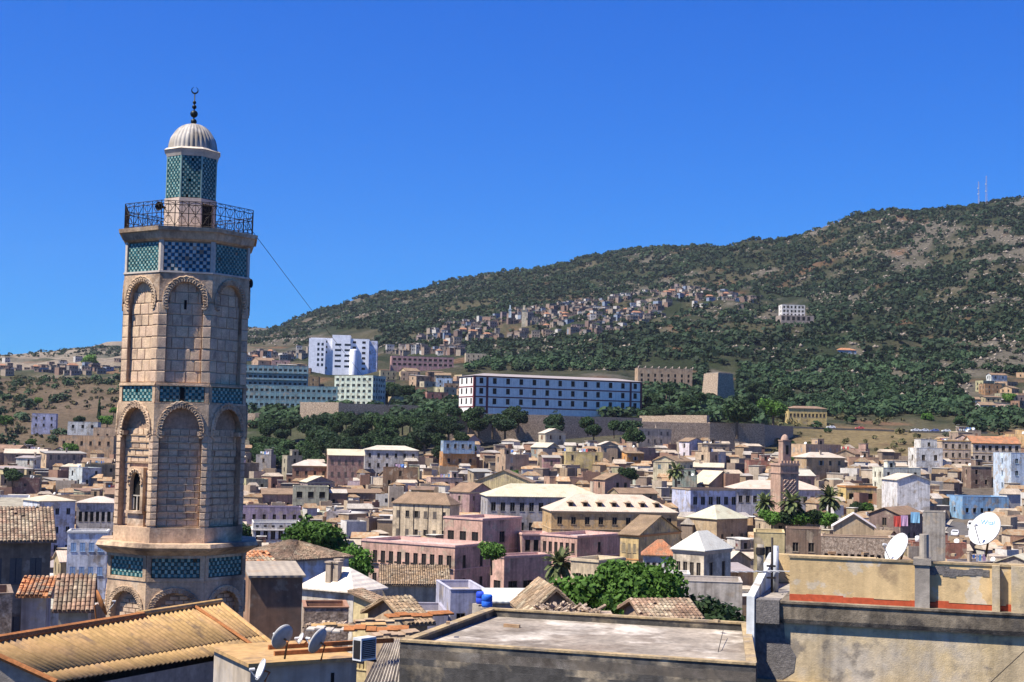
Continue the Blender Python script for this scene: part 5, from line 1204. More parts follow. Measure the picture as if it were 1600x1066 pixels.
m = MB(); m.lathe([(.95, 25.8), (.8, 26.4), (.45, 26.9), (.01, 27.1)], 12, T=Matrix.Translation((-wm / 2, 2.25, 0))); m.build('dome', 'plaster', lt2, True, color=(.36, .24, .18))
# little whitewashed domed shrine
p = at(459, 757, solveD(459, 738, 4)); sh = thing('domed_shrine', 'tiny whitewashed shrine with a dome beside the brick house', 'shrine', (p.x, p.y, p.z), R(10)); LAND.append(('whitewashed domed shrine', 459, 748))
m = MB(); m.box(-2.2, 2.2, -2.2, 2.2, -3, 2.2); m.build('wall', 'plaster', sh, color=(.75, .75, .76))
m = MB(); m.box(-1.0, 1.0, -1.0, 1.0, 2.2, 3.8); m.lathe([(.95, 3.8), (.9, 4.3), (.6, 4.8), (.2, 5.1), (.05, 5.6), (.01, 5.7)], 14); m.build('dome', 'plaster', sh, True, color=(.75, .75, .76))
# ------------------------------------------------------------------ the mass of the old town
AUTO = []       # (object, description, px, py) still waiting for a label
def mark(o, desc, p): q = pix(p); AUTO.append((o, desc, q[0], q[1]))
rd = random.Random(77)
WALLS = [('cream', 'cream', 26), ('sand', 'sandy', 26), ('dun', 'tan', 26), ('ochre', 'ochre', 3), ('pink', 'pink', 3), ('rose', 'rosy brown', 6), ('grey', 'grey', 16), ('white', 'white', 10), ('ltblue', 'pale blue', 2), ('brick', 'brick red', 9), ('brown', 'brown', 10), ('mauve', 'mauve', 3), ('yellow', 'yellow', 2), ('orange', 'orange', 1)]
WL = [(a, b) for a, b, n in WALLS for _ in range(n)]
ROOFS = [('flat', 'conc', 'flat-roofed', 46), ('flat', 'white', 'pale flat-roofed', 24), ('gable', 'cream', 'cream-gabled', 11), ('gabley', 'cream', 'cream-gabled', 5), ('hip', 'cream', 'cream hip-roofed', 4), ('gable', 'tile', 'tile-roofed', 10), ('gabley', 'tile', 'tile-roofed', 7), ('shed', 'grey', 'lean-to roofed', 8), ('shed', 'brown', 'brown-roofed', 7)]
RL = [(a, b, c) for a, b, c, n in ROOFS for _ in range(n)]
def free(x, y, r, k=.78): return all((x - a) ** 2 + (y - b) ** 2 > ((r + c) * k) ** 2 for a, b, c in FOOT)
STREET = [(1478, 868, 322), (1494, 842, 345), (1509, 817, 378), (1524, 800, 415), (1540, 790, 450)]
SP = [at(a, b, D) for a, b, D in STREET]
def onstreet(x, y, r):
    for i in range(len(SP) - 1):
        a, b = SP[i].to_2d(), SP[i + 1].to_2d(); p = Vector((x, y)); k = max(0, min(1, (p - a).dot(b - a) / (b - a).length_squared))
        if (a + (b - a) * k - p).length < r + 4.5: return True
    return False
HOUSES = []
HB.append((1214, 1260, 700, 105, 322))
def hides(x, D, r, z, h):
    px, py = pix((x, D - r * .5, z + h)); wpx = r * F / D * .85
    return any(D < d - 2 and px + wpx > a and px - wpx < b and py < yt + hp * .6 for a, b, yt, hp, d in HB)
def zone(px, D):
    if D < 640 and px < 395: return D < (600 if px > 190 else 650)
    if px < 720: return D < 545
    if px < 1190: return D < 575
    if px < 1430: return D < 540
    return D < 590
tries = 0
while len(HOUSES) < 195 and tries < 16000:
    tries += 1
    D = math.sqrt(rd.uniform(215 ** 2, 640 ** 2)); px = rd.uniform(-30, 1630)
    if not zone(px, D): continue
    if D < 300 and (470 < px < 1130): continue
    x = (px - 800) / F * D
    w = rd.uniform(5.5, 11.5); d = rd.uniform(5, 8.5); r = math.hypot(w, d) / 2
    blk = rd.random() < .22 and D > 300
    if blk: w = rd.uniform(11, 17); d = rd.uniform(7, 10); r = math.hypot(w, d) / 2
    if onstreet(x, D, r) or not free(x, D, r, .66 if blk else .7): continue
    st = 3 if blk else rd.choice((1, 2, 2, 2, 3)) if D > 260 else rd.choice((1, 2))
    h = st * 3.1 + .8; z = gz(x, D)
    while st > 1 and hides(x, D, r, z, h): st -= 1; h = st * 3.1 + .8
    if hides(x, D, r, z, h): continue
    wl, wn = rd.choice(WL); rf_, rcx, rn = rd.choice(RL)
    thn = rd.choice((R(6), R(12), R(24), R(30), R(52), R(58), R(-8))) + rd.uniform(-.08, .08)
    sz = 'small' if w * d < 46 else ('large' if w * d > 75 else 'mid-sized')
    col = [c * rd.uniform(.82, 1.12) for c in PAL[wl]]
    t = house('town_house', None, 'house', x, D, thn, w, d, h, z, tuple(col), rf_, rcx, st=st, nf=max(1, int(w / rd.uniform(2.6, 3.6))), nl=max(0, int(d / rd.uniform(3, 5))), nr=rd.choice((0, 2)), style=rd.choice(('dark', 'mix', 'mix', 'hole', 'shutter')),
              fcol=rd.choice(((.12, .1, .08), (.2, .15, .1), (.3, .28, .25), (.1, .14, .16), (.35, .2, .12))), ww=rd.uniform(.75, 1.1), wh=rd.uniform(1.2, 1.9), chim=rd.choice((0, 0, 1)), group='houses of the old town', below=7, trim=rd.choice((None, None, None, 'cream')), skip=lambda s_, i_, q_=rd.randrange(99): (i_ * 37 + q_ * 13 + ord(s_)) % 7 < 2)
    HOUSES.append((t, w, d, h, rf_)); mark(t, f'{sz} {wn} {rn} house', (x, D, z + h * .7))
    if rf_ == 'flat' and rd.random() < .55:      # stair head or rooftop room
        a = rd.uniform(2, 3.6); b = rd.uniform(2, 3.4); xx = rd.uniform(-w / 2 + a / 2 + .3, w / 2 - a / 2 - .3); yy = rd.uniform(-d / 2 + b / 2 + .3, d / 2 - b / 2 - .3)
        m = MB(); m.box(xx - a / 2, xx + a / 2, yy - b / 2, yy + b / 2, h - .62, h + 2.0); rr = m.build('roof_room', 'plaster', t, color=col)
        m = MB(); m.box(xx - a / 2 - .15, xx + a / 2 + .15, yy - b / 2 - .15, yy + b / 2 + .15, h + 2.0, h + 2.12); m.build('roof_slab', 'flatroof', rr, color=RC[rd.choice(('conc', 'white', 'cream'))])
        m = MB(); m.box(xx - .4, xx + .4, yy - b / 2 - .03, yy - b / 2 + .01, h - .5, h + 1.4); m.build('door', 'dark', rr)
# sheds, yards and lower roofs that fill the gaps between the houses
def infill():
    cols = [(.36, .28, .19), (.3, .22, .14), (.22, .17, .13), (.42, .35, .26), (.27, .16, .11), (.5, .48, .43)]; nm = []
    for i, c in enumerate(cols): mat(f'infill_{i}', c, var=.2, scale=.3, fine=2, finev=.15, streak=.25); nm.append(f'infill_{i}')
    nm += ['greysheet', 'concrete', 'dark', 'claytile']; m = MB(); g = random.Random(21); cells = {}
    for a, b, c in FOOT: cells.setdefault((int(a // 20), int(b // 20)), []).append((a, b, c))
    n = tr = 0
    while n < 1500 and tr < 26000:
        tr += 1; D = math.sqrt(g.uniform(225 ** 2, 640 ** 2)); px = g.uniform(-20, 1620)
        if not zone(px, D) or (D < 300 and 470 < px < 1130): continue
        x = (px - 800) / F * D; w = g.uniform(2.5, 7); d = g.uniform(2.5, 6); r = math.hypot(w, d) / 2
        if onstreet(x, D, r): continue
        near = [q for i in (-1, 0, 1) for j in (-1, 0, 1) for q in cells.get((int(x // 20) + i, int(D // 20) + j), ())]
        if any((x - a) ** 2 + (D - b) ** 2 < ((r + c) * .5) ** 2 for a, b, c in near): continue
        n += 1; cells.setdefault((int(x // 20), int(D // 20)), []).append((x, D, r * .8)); z = gz(x, D); h = g.uniform(2.6, 6.6)
        if hides(x, D, r, z, h):
            h = 2.4
            if hides(x, D, r, z, h): continue
        T = Matrix.Translation((x, D, z)) @ Matrix.Rotation(g.choice((.1, .2, .45, .9, 1.0)) + g.uniform(-.1, .1), 4, 'Z'); c = g.randrange(6); k = g.random()
        m.box(-w / 2, w / 2, -d / 2, d / 2, -5, h, c, T)
        if k < .4: m.prism([(-w / 2 - .25, -d / 2 - .25), (w / 2 + .25, -d / 2 - .25), (w / 2 + .25, d / 2 + .25), (-w / 2 - .25, d / 2 + .25)], h + .01, h + g.uniform(.7, 1.5), g.choice((6, 9, 9, 3)), T=T, top=[(-w / 2 - .2, -.05), (w / 2 + .2, -.05), (w / 2 + .2, .05), (-w / 2 - .2, .05)])
        elif k < .7: m.box(-w / 2 - .2, w / 2 + .2, -d / 2 - .2, d / 2 + .2, h + .01, h + .12, g.choice((6, 7, 3, 5)), T)
        else:
            for q in ((-w / 2, w / 2, -d / 2, -d / 2 + .2), (-w / 2, w / 2, d / 2 - .2, d / 2), (-w / 2, -w / 2 + .2, -d / 2 + .2, d / 2 - .2), (w / 2 - .2, w / 2, -d / 2 + .2, d / 2 - .2)): m.box(*q, h + .004, h + .8, c, T)
            for _ in range(g.randrange(4)): xx = g.uniform(-w * .35, w * .35); yy = g.uniform(-d * .3, d * .3); s = g.uniform(.3, .9); m.box(xx - s, xx + s, yy - s * .6, yy + s * .6, h + .01, h + g.uniform(.4, 1.5), g.randrange(8), T)
        for s in range(int(w // 2.4)):
            if g.random() < .7: xx = -w / 2 + .8 + s * 2.2; m.box(xx, xx + .8, -d / 2 - .05, -d / 2, h * .35, h * .35 + 1.2, 8, T)
    tag(m.build('town_infill', nm), 'jumble of sheds, yards and low roofs between the town houses', 'outbuildings', kind='stuff')
# houses on the slope beside the hospital and on the spur at the right edge
def cluster(n, x0, x1, D0_, D1_, sizes, pal, grp, kmin=.7, test=None):
    c = 0; tr = 0
    while c < n and tr < n * 40:
        tr += 1; D = rd.uniform(D0_, D1_); px = rd.uniform(x0, x1); x = (px - 800) / F * D
        w = rd.uniform(*sizes); d = rd.uniform(*sizes) * .8; r = math.hypot(w, d) / 2
        if test and not test(px, D): continue
        if not free(x, D, r, kmin): continue
        st = rd.choice((1, 2, 2)); h = st * 3 + .7; z = gz(x, D) - .5; wl, wn = rd.choice(pal)
        rf_, rcx, rn = rd.choice(RL[:56] + RL[-14:]) if rd.random() < .8 else ('gable', 'tile', 'tile-roofed')
        t = house('hillside_house', None, 'house', x, D, R(rd.choice((4, 15, 35, 50))), w, d, h, z, tuple(q * rd.uniform(.85, 1.15) for q in PAL[wl]), rf_, rcx, st=st, nf=rd.choice((2, 3)), nl=rd.choice((1, 2)), nr=0, style='dark', fcol=(.2, .18, .15), group=grp, below=8)
        mark(t, f'{"small " if w < 9 else ""}{wn} {rn} hillside house', (x, D, z + h * .7)); c += 1
HP = [(a, b) for a, b, n in WALLS for _ in range(n) if a in ('cream', 'pink', 'white', 'brick', 'ltblue', 'sand', 'rose')]
cluster(34, 585, 730, 740, 960, (7, 13), HP, 'houses beside the hospital', .7, lambda px, D: D > 770 or px > 605)
cluster(12, 400, 500, 930, 1080, (9, 15), HP, 'houses left of the hospital', .7)
cluster(28, 1512, 1650, 770, 960, (7, 13), HP, 'houses on the spur at the right edge', .62, lambda px, D: px > 1500 + (D - 770) * .28)
infill()
# far quarters on the mountain flank: too many and too small to pick apart
def far_quarters():
    cols = [(.27, .22, .17), (.24, .18, .14), (.42, .4, .36), (.2, .13, .1), (.22, .17, .16), (.2, .18, .16), (.18, .22, .28), (.16, .11, .09)]
    nm = []
    for i, c in enumerate(cols): mat(f'far_wall_{i}', c, var=.15, finev=0); nm.append(f'far_wall_{i}')
    mat('far_roof', (.25, .22, .18), var=.3); mat('far_tile', (.28, .14, .08), var=.2); nm += ['far_roof', 'far_tile', 'dark']
    m = MB(); rd = random.Random(8)
    def inside(px, py, poly):
        c = False; j = len(poly) - 1
        for i in range(len(poly)):
            (a, b), (e, f) = poly[i], poly[j]
            if (b > py) != (f > py) and px < (e - a) * (py - b) / (f - b) + a: c = not c
            j = i
        return c
    polys = [[(640, 528), (700, 512), (790, 492), (880, 478), (970, 465), (1060, 448), (1095, 455), (1060, 480), (1030, 500), (960, 522), (860, 528), (760, 532), (650, 538)], [(1090, 455), (1180, 462), (1200, 475), (1120, 492), (1080, 490)],
             [(0, 565), (70, 560), (190, 562), (190, 582), (80, 592), (0, 590)], [(380, 545), (485, 540), (485, 562), (380, 566)], [(590, 536), (650, 535), (760, 540), (740, 556), (600, 553)]]
    bx = [(640, 1100, 1150, 2000, 760), (1080, 1205, 1200, 1800, 90), (-40, 192, 1000, 1500, 65), (378, 486, 1000, 1500, 60), (588, 722, 1000, 1400, 95)]
    for poly, (x0, x1, d0, d1, n) in zip(polys, bx):
        k = tr = 0
        while k < n and tr < n * 60:
            tr += 1; D = rd.uniform(d0, d1); px = rd.uniform(x0, x1); x = (px - 800) / F * D; z = gz(x, D); q = pix((x, D, z))
            if not inside(q[0], q[1], poly): continue
            if float(vnoise(x / 26, D / 30, 3)) < .36: continue
            k += 1; w = rd.uniform(4, 9); d = rd.uniform(4, 8); h = rd.choice((2.8, 3.2, 3.4, 5, 6, 7)); c = rd.choice((0, 0, 1, 1, 2, 2, 3, 3, 4, 5, 6, 7))
            T = Matrix.Translation((x, D, z)) @ Matrix.Rotation(rd.choice((.1, .4, .8)) + rd.uniform(-.15, .15), 4, 'Z')
            m.box(-w / 2, w / 2, -d / 2, d / 2, -5, h, c, T); r_ = rd.random()
            if r_ < .95: m.box(-w / 2 - .2, w / 2 + .2, -d / 2 - .2, d / 2 + .2, h + .01, h + .25, 8, T)
            else: m.prism([(-w / 2 - .3, -d / 2 - .3), (w / 2 + .3, -d / 2 - .3), (w / 2 + .3, d / 2 + .3), (-w / 2 - .3, d / 2 + .3)], h + .01, h + 1.8, 9, T=T, top=[(-w / 2 + 1, -.05), (w / 2 - 1, -.05), (w / 2 - 1, .05), (-w / 2 + 1, .05)])
            for s in range(int(w // 2.6)):
                for zz in ([1.2] if h < 5 else [1.2, 4.2]): xx = -w / 2 + 1 + s * 2.4; m.box(xx, xx + 1, -d / 2 - .06, -d / 2, zz, zz + 1.3, 10, T)
    o = m.build('hillside_quarters', nm); tag(o, 'dense far houses of the hillside quarters climbing the mountain flank', 'houses', kind='stuff')
    for px, py, dd, hh, ww, lab in ((818, 513, 1500, 22, 5, 'cream tower'), (796, 515, 1520, 20, 3, 'pale blue tower')):
        x = (px - 800) / F * dd; t = thing('hillside_tower', f'slender {lab} rising from the far hillside houses', 'tower', (x, dd, gz(x, dd))); m = MB(); m.box(-ww / 2, ww / 2, -ww / 2, ww / 2, -5, hh * .75); m.box(-ww / 2 - .4, ww / 2 + .4, -ww / 2 - .4, ww / 2 + .4, hh * .75, hh * .78)
        m.box(-ww / 4, ww / 4, -ww / 4, ww / 4, hh * .78, hh); m.build('shaft', 'plaster', t, color=(.6, .52, .36) if 'cream' in lab else (.5, .6, .62))
far_quarters()
# ------------------------------------------------------------------ streets, vehicles
m = MB(); wd = 3.6
mat('asphalt', (.09, .085, .08), var=.25, fine=3, finev=.2)
L1 = []
for i, p in enumerate(SP):
    t_ = (SP[min(i + 1, len(SP) - 1)] - SP[max(i - 1, 0)]); t_.z = 0; t_.normalize(); n_ = Vector((t_.y, -t_.x, 0)); g = max(gz(p.x, p.y), p.z) ; L1.append((p, n_))
for i in range(len(L1) - 1):
    (p, n_), (q, k_) = L1[i], L1[i + 1]; quadslab(m, p - n_ * wd, p + n_ * wd, q + k_ * wd, q - k_ * wd, 4)
tag(m.build('street', 'asphalt'), kind='structure')
m = MB()
for i in range(len(L1) - 1):
    (p, n_), (q, k_) = L1[i], L1[i + 1]; quadslab(m, p - n_ * (wd + 1.6) + Vector((0, 0, .13)), p - n_ * wd + Vector((0, 0, .13)), q - k_ * wd + Vector((0, 0, .13)), q - k_ * (wd + 1.6) + Vector((0, 0, .13)), 4)
tag(m.build('pavement', 'concrete'), kind='structure')
o0 = L1[0][0]; w_ = thing('street_wall', 'grey retaining wall climbing along the left of the steep street', 'wall', o0)
for i in range(len(L1) - 1):
    (p, n_), (q, k_) = L1[i], L1[i + 1]; a = p - n_ * (wd + 2.0) - o0; b = q - k_ * (wd + 2.0) - o0; m = MB(); m.v = [tuple(v) for v in (a - Vector((0, 0, 6)), b - Vector((0, 0, 6)), b + Vector((0, 0, 2.6)), a + Vector((0, 0, 2.6)))]
    n4 = n_ * -.4; m.v += [tuple(Vector(v) + n4) for v in m.v]; m.f = [(0, 1, 2, 3), (7, 6, 5, 4), (3, 2, 6, 7), (0, 3, 7, 4), (1, 5, 6, 2)]; m.m = [0] * 5; m.build('wall_section', 'concrete', w_)
def car(loc, rz, col, label, van=False, group='vehicles parked on the streets'):
    t = thing('parked_car' if not van else 'parked_van', label, 'car' if not van else 'van', loc, rz, group); L_, Wd = (4.1, 1.7) if not van else (4.8, 1.9); a = Wd / 2
    pr = [(-L_ / 2, .35), (-L_ / 2, .85), (-L_ * .42, .95), (-L_ * .2, 1.0), (-L_ * .08, 1.45), (L_ * .25, 1.48), (L_ * .42, 1.0), (L_ / 2, .9), (L_ / 2, .35)] if not van else [(-L_ / 2, .35), (-L_ / 2, .95), (-L_ * .4, 1.15), (-L_ * .28, 1.95), (L_ * .48, 2.05), (L_ / 2, 1.9), (L_ / 2, .35)]
    m = MB(); n = len(pr)
    for s in (-1, 1): m.poly([(x, s * a * (.86 if z > 1.2 else 1), z) for x, z in (pr if s < 0 else reversed(pr))])
    for i in range(n):
        (x0, z0), (x1, z1) = pr[i], pr[(i + 1) % n]; k0, k1 = (a * (.86 if z > 1.2 else 1) for z in (z0, z1)); m.quad((x0, k0, z0), (x1, k1, z1), (x1, -k1, z1), (x0, -k0, z0))
    bd = m.build('body', 'paint', t, color=col)
    m = MB(); x0, z0, x1, z1 = (-L_ * .185, 1.06, -L_ * .095, 1.4) if not van else (-L_ * .385, 1.24, -L_ * .295, 1.85)
    m.quad((x0 - .02, a * .85, z0), (x0 - .02, -a * .85, z0), (x1 - .02, -a * .78, z1), (x1 - .02, a * .78, z1)); m.build('windscreen', 'glass', bd)
    for s in (-1, 1): m = MB(); m.quad((-L_ * .1, s * a * .99, 1.05), (L_ * .3, s * a * .99, 1.05), (L_ * .22, s * a * .9, 1.4), (-L_ * .04, s * a * .9, 1.4)); m.build('side_window', 'glass', bd)
    for x in (-L_ * .32, L_ * .32):
        for s in (-1, 1): m = MB(); m.lathe([(.01, -.1), (.31, -.1), (.31, .1), (.01, .1)], 12, T=Matrix.Translation((x, s * (a - .08), .31)) @ Matrix.Rotation(math.pi / 2, 4, 'X')); m.build('wheel', 'iron', t)
    for s in (-1, 1): m = MB(); m.box(-L_ / 2 - .02, -L_ / 2 + .05, s * a * .72 - .17, s * a * .72 + .17, .62, .78); m.build('headlight', 'dish_white', t)
    return t
def onst(k, off):
    i = min(int(k), len(L1) - 2); f = k - i; p = L1[i][0].lerp(L1[i + 1][0], f); return p + L1[i][1] * off
hd = lambda k: math.atan2((L1[min(int(k) + 1, 4)][0] - L1[int(k)][0]).y, (L1[min(int(k) + 1, 4)][0] - L1[int(k)][0]).x)
car(onst(1.15, -.6), hd(1), (.75, .76, .78), 'white car heading down the steep street')
car(onst(1.6, 2.4), hd(1), (.7, .7, .68), 'white van parked on the right of the steep street', True)
car(onst(.5, 1.8), hd(0), (.5, .5, .52), 'grey car at the foot of the steep street')
for i, (px, c, nm_) in enumerate(((1432, (.7, .7, .7), 'white'), (1446, (.6, .62, .66), 'silver'), (1462, (.12, .16, .35), 'dark blue'), (1480, (.65, .65, .62), 'pale'), (1300, (.7, .7, .7), 'white'), (1345, (.5, .1, .08), 'red'))):
    D = 676; x = (px - 800) / F * D; tg2 = car((x, D, gz(x, D) + .3), R(4), c, f'{nm_} car parked along the hillside road' + (' above the dry grass' if px < 1400 else ''), group='cars along the hillside road')
m = MB(); P_ = []
for px in range(1200, 1560, 20): D = 678; x = (px - 800) / F * D; P_.append(Vector((x, D, gz(x, D) + .35)))
for i in range(len(P_) - 1): a, b = P_[i], P_[i + 1]; quadslab(m, a + Vector((0, -4, 0)), b + Vector((0, -4, 0)), b + Vector((0, 4, 0)), a + Vector((0, 4, 0)), 3)
tag(m.build('hillside_road', 'asphalt'), kind='structure')
# ------------------------------------------------------------------ things on the roofs
def smalldish(loc, az, s):
    t = thing('roof_dish', None, 'satellite dish', loc, az, 'small dishes on the town roofs'); r = s / 2; T = Matrix.Translation((0, 0, .9)) @ Matrix.Rotation(R(62), 4, 'X')
    m = MB(); m.lathe([(.01, 0), (r * .5, .05 * r), (r, .2 * r), (r, .17 * r), (.01, -.05)], 14, T=T); m.build('bowl', 'dish_white', t, True); m = MB(); m.tube([(0, .05, -.05), (0, .05, .9)], .05, 5); m.build('mast', 'iron', t); return t
flat = [q for q in HOUSES if q[4] == 'flat']
for i, (t, w, d, h, _) in enumerate(flat):
    T = t.matrix_basis; top = h - .6
    for _ in range(rd.choice((0, 1, 1))):
        p = T @ Vector((rd.uniform(-w * .4, w * .4), rd.uniform(-d * .4, d * .1), top)); mark(smalldish(p, rd.uniform(-1.2, -.3), rd.uniform(.9, 1.2)), 'white roof dish', p)
    for _ in range(rd.choice((0, 0, 1))):
        p = T @ Vector((rd.uniform(-w * .45, w * .45), rd.uniform(-d * .4, d * .4), top)); g = thing('roof_aerial', None, 'aerial', p, rd.uniform(0, 3), 'aerials on the town roofs'); hh = rd.uniform(2, 3.6)
        m = MB(); m.tube([(0, 0, 0), (0, 0, hh)], .05, 4); m.build('mast', 'iron', g); m = MB(); m.tube([(-.7, 0, hh - .1), (.7, 0, hh - .1)], .035, 4)
        for q in range(5): m.tube([(-.6 + .3 * q, -.35, hh - .1), (-.6 + .3 * q, .35, hh - .1)], .025, 3)
        m.build('boom', 'zinc', g); mark(g, 'thin roof aerial', p)
    if rd.random() < .22:
        p = T @ Vector((rd.uniform(-w * .35, w * .35), rd.uniform(-d * .35, d * .3), top)); c = rd.choice(((.08, .16, .4), (.7, .7, .68), (.3, .3, .3))); g = thing('water_tank', None, 'water tank', p, rd.uniform(0, 3), 'water tanks on the roofs')
        m = MB(); m.lathe([(.01, .3), (.5, .3), (.52, .9), (.5, 1.5), (.2, 1.62), (.01, 1.62)], 14); m.build('tank', 'paint', g, True, color=c); m = MB(); m.box(-.5, .5, -.5, .5, 0, .3); m.build('plinth', 'concrete', g)
        mark(g, {.08: 'blue', .7: 'white', .3: 'grey'}[c[0]] + ' roof tank', p)
    if rd.random() < .3:
        L_ = min(w, 5) * .8; p = T @ Vector((0, -d * .25, top)); g = thing('washing_line', None, 'washing line', p, t.rotation_euler.z, 'washing lines on the roofs')
        for s in (-1, 1): m = MB(); m.tube([(s * L_ / 2, 0, 0), (s * L_ / 2, 0, 1.9)], .04, 5); m.build('post', 'iron', g)
        m = MB(); m.tube([(-L_ / 2, 0, 1.85), (0, 0, 1.78), (L_ / 2, 0, 1.85)], .015, 4); m.build('line', 'iron', g)
        x = -L_ / 2 + .2
        while x < L_ / 2 - .7:
            ww = rd.uniform(.4, .9); hh = rd.uniform(.6, 1.2); m = MB()
            for q in range(4): x0 = x + ww * q / 4; y0, y1 = .05 * math.sin(q * 2), .05 * math.sin((q + 1) * 2); m.quad((x0, y0, 1.8 - hh), (x0 + ww / 4, y1, 1.8 - hh), (x0 + ww / 4, 0, 1.8), (x0, 0, 1.8))
            m.build('laundry', 'cloth', g, color=rd.choice(((.7, .7, .72), (.6, .12, .1), (.15, .3, .6), (.75, .7, .5), (.3, .55, .7), (.6, .4, .5)))); x += ww + rd.uniform(.05, .3)
        mark(g, 'hung washing line', p)
for i, (px, py, D, c) in enumerate(((752, 934, 108, (.02, .06, .5)), (761, 939, 104, (.02, .12, .55)))):
    p = at(px, py, D); g = thing('blue_barrel', ('darker left' if i == 0 else 'brighter right') + ' one of two blue barrels on the rooftop', 'barrel', (p.x, p.y, p.z - .45), R(30)); m = MB()
    m.lathe([(.01, 0), (.36, 0), (.4, .15), (.4, .42), (.37, .45), (.4, .48), (.4, .78), (.34, .9), (.01, .92)], 16, mi=0); m.build('drum', 'paint', g, True, color=c); m = MB(); m.box(-.5, .5, -.5, .5, -3, -.01); m.build('plinth', 'concrete', g)
# rooftop laundry picked out behind the yellow terrace
for px, py, D, c, w_, lb in ((1402, 812, 240, (.55, .08, .06), 1.2, 'red cloth drying beside the grey-brown block'), (1413, 811, 240, (.55, .35, .5), 1.2, 'lilac cloth drying beside the grey-brown block'), (1430, 806, 238, (.25, .5, .7), 1.5, 'large light blue sheet hung beside the grey-brown block')):
    p = at(px, py, D); m = MB()
    for q in range(5): x0 = -w_ / 2 + w_ * q / 5; m.quad((x0, .06 * math.sin(q * 2.), -1.2), (x0 + w_ / 5, .06 * math.sin(q * 2. + 2), -1.2), (x0 + w_ / 5, 0, .6), (x0, 0, .6))
    tag(m.build('hanging_cloth', 'cloth', loc=p, color=c), lb, 'cloth')
# transmitter masts on the ridge
def mast(px, py0, py1, D, w0, label):
    a, b = at(px, py1, D), at(px, py0, D); t = thing('transmitter_mast', label, 'mast', (a.x, a.y, a.z - 3), 0, 'transmitter masts on the ridge'); H_ = b.z - a.z + 3; m = MB()
    for s in ((-1, -1), (1, -1), (0, 1)): m.tube([(s[0] * w0, s[1] * w0, 0), (s[0] * w0 * .5, s[1] * w0 * .5, H_)], .16, 4)
    m.build('legs', 'dish_grey', t); m = MB(); n = 12
    for i in range(n):
        k0, k1 = 1 - .5 * i / n, 1 - .5 * (i + 1) / n; s = 1 if i % 2 else -1; m.tube([(-s * w0 * k0, -w0 * k0, H_ * i / n), (s * w0 * k1, -w0 * k1, H_ * (i + 1) / n)], .1, 4)
    m.build('bracing', 'paint', t, color=(.5, .12, .1))
    for z_ in (.45, .7): m = MB(); m.lathe([(.01, -.4), (1., -.4), (1., .4), (.01, .4)], 10, T=Matrix.Translation((-w0, -w0, H_ * z_)) @ Matrix.Rotation(math.pi / 2, 4, 'X')); m.build('drum_antenna', 'dish_white', t)
mast(1529, 284, 316, 2085, 1.0, 'left, shorter transmitter mast on the mountain ridge'); mast(1541, 275, 316, 2085, 1.2, 'right, taller transmitter mast on the mountain ridge')
# ------------------------------------------------------------------ vegetation
def leafcloud(n, lobes_, leaf, seed, up=.25):
    """leaf-sized faces scattered through a set of ellipsoid lobes (cx, cy, cz, rx, ry, rz)"""
    g = np.random.default_rng(seed); lb = np.array(lobes_, float); wgt = lb[:, 3] * lb[:, 4] * lb[:, 5]; k = g.choice(len(lb), n, p=wgt / wgt.sum())
    v = g.normal(size=(n, 3)); v /= np.linalg.norm(v, axis=1)[:, None]; r = g.uniform(.35, 1, n) ** .5
    P = lb[k, :3] + v * r[:, None] * lb[k, 3:6]
    nrm = v * .6 + g.normal(size=(n, 3)) * .5 + np.array([0, 0, up]); nrm /= np.linalg.norm(nrm, axis=1)[:, None]
    t = np.cross(nrm, g.normal(size=(n, 3))); t /= np.linalg.norm(t, axis=1)[:, None]; b = np.cross(nrm, t)
    s = leaf * g.uniform(.6, 1.35, n)[:, None]; t, b = t * s, b * s * .75
    V = np.stack([P - t - b * .4, P + t * .2 - b, P + t + b * .4, P - t * .2 + b], 1).reshape(-1, 3); return V, np.arange(4 * n).reshape(-1, 4)
def treemesh(seed, R_, H_, n, leaf, mt, flat_=.75, lob=9):
    g = random.Random(seed); L_ = [(0, 0, H_ - R_ * flat_, R_ * .7, R_ * .7, R_ * flat_ * .75)]
    for i in range(lob):
        a = g.uniform(0, 6.28); q = g.uniform(.35, .75) * R_; L_.append((q * math.cos(a), q * math.sin(a), H_ - R_ * flat_ * g.uniform(.55, 1.5), R_ * g.uniform(.28, .5), R_ * g.uniform(.28, .5), R_ * g.uniform(.24, .42)))
    V, Fq = leafcloud(n, L_, leaf, seed); crown = npmesh('crown', V, Fq, [mt])
    m = MB(); ht = H_ - R_ * flat_; m.tube([(0, 0, -2), (.08, .05, ht * .5), (0, .1, ht)], .06 * H_ * .7 + .08, 7, r2=.05 * H_ * .5)
    for lo in L_[1:6]: m.tube([(0, .08, ht * .75), (lo[0] * .5, lo[1] * .5, (ht + lo[2]) / 2 + .2), lo[:3]], .12, 5, r2=.05)
    return crown, m.mesh('trunk', ['bark'])
def tree(name, loc, rz, s, meshes, group=None, label=None, cat='tree'):
    t = thing(name, label, cat, loc, rz, group); t.scale = (s[0], s[0], s[1]); link('crown', meshes[0], t); link('trunk', meshes[1], t); return t
DARK = [treemesh(100 + i, 5.0, 9.5, 2400, .42, 'leaf_dark', .8) for i in range(4)]
PINE = [treemesh(200 + i, 4.4, 9.0, 1700, .4, 'leaf_pine', .6) for i in range(4)]
GREEN = [treemesh(300 + i, 4.0, 7.5, 2000, .36, 'leaf', .75) for i in range(3)]
gr = random.Random(5)
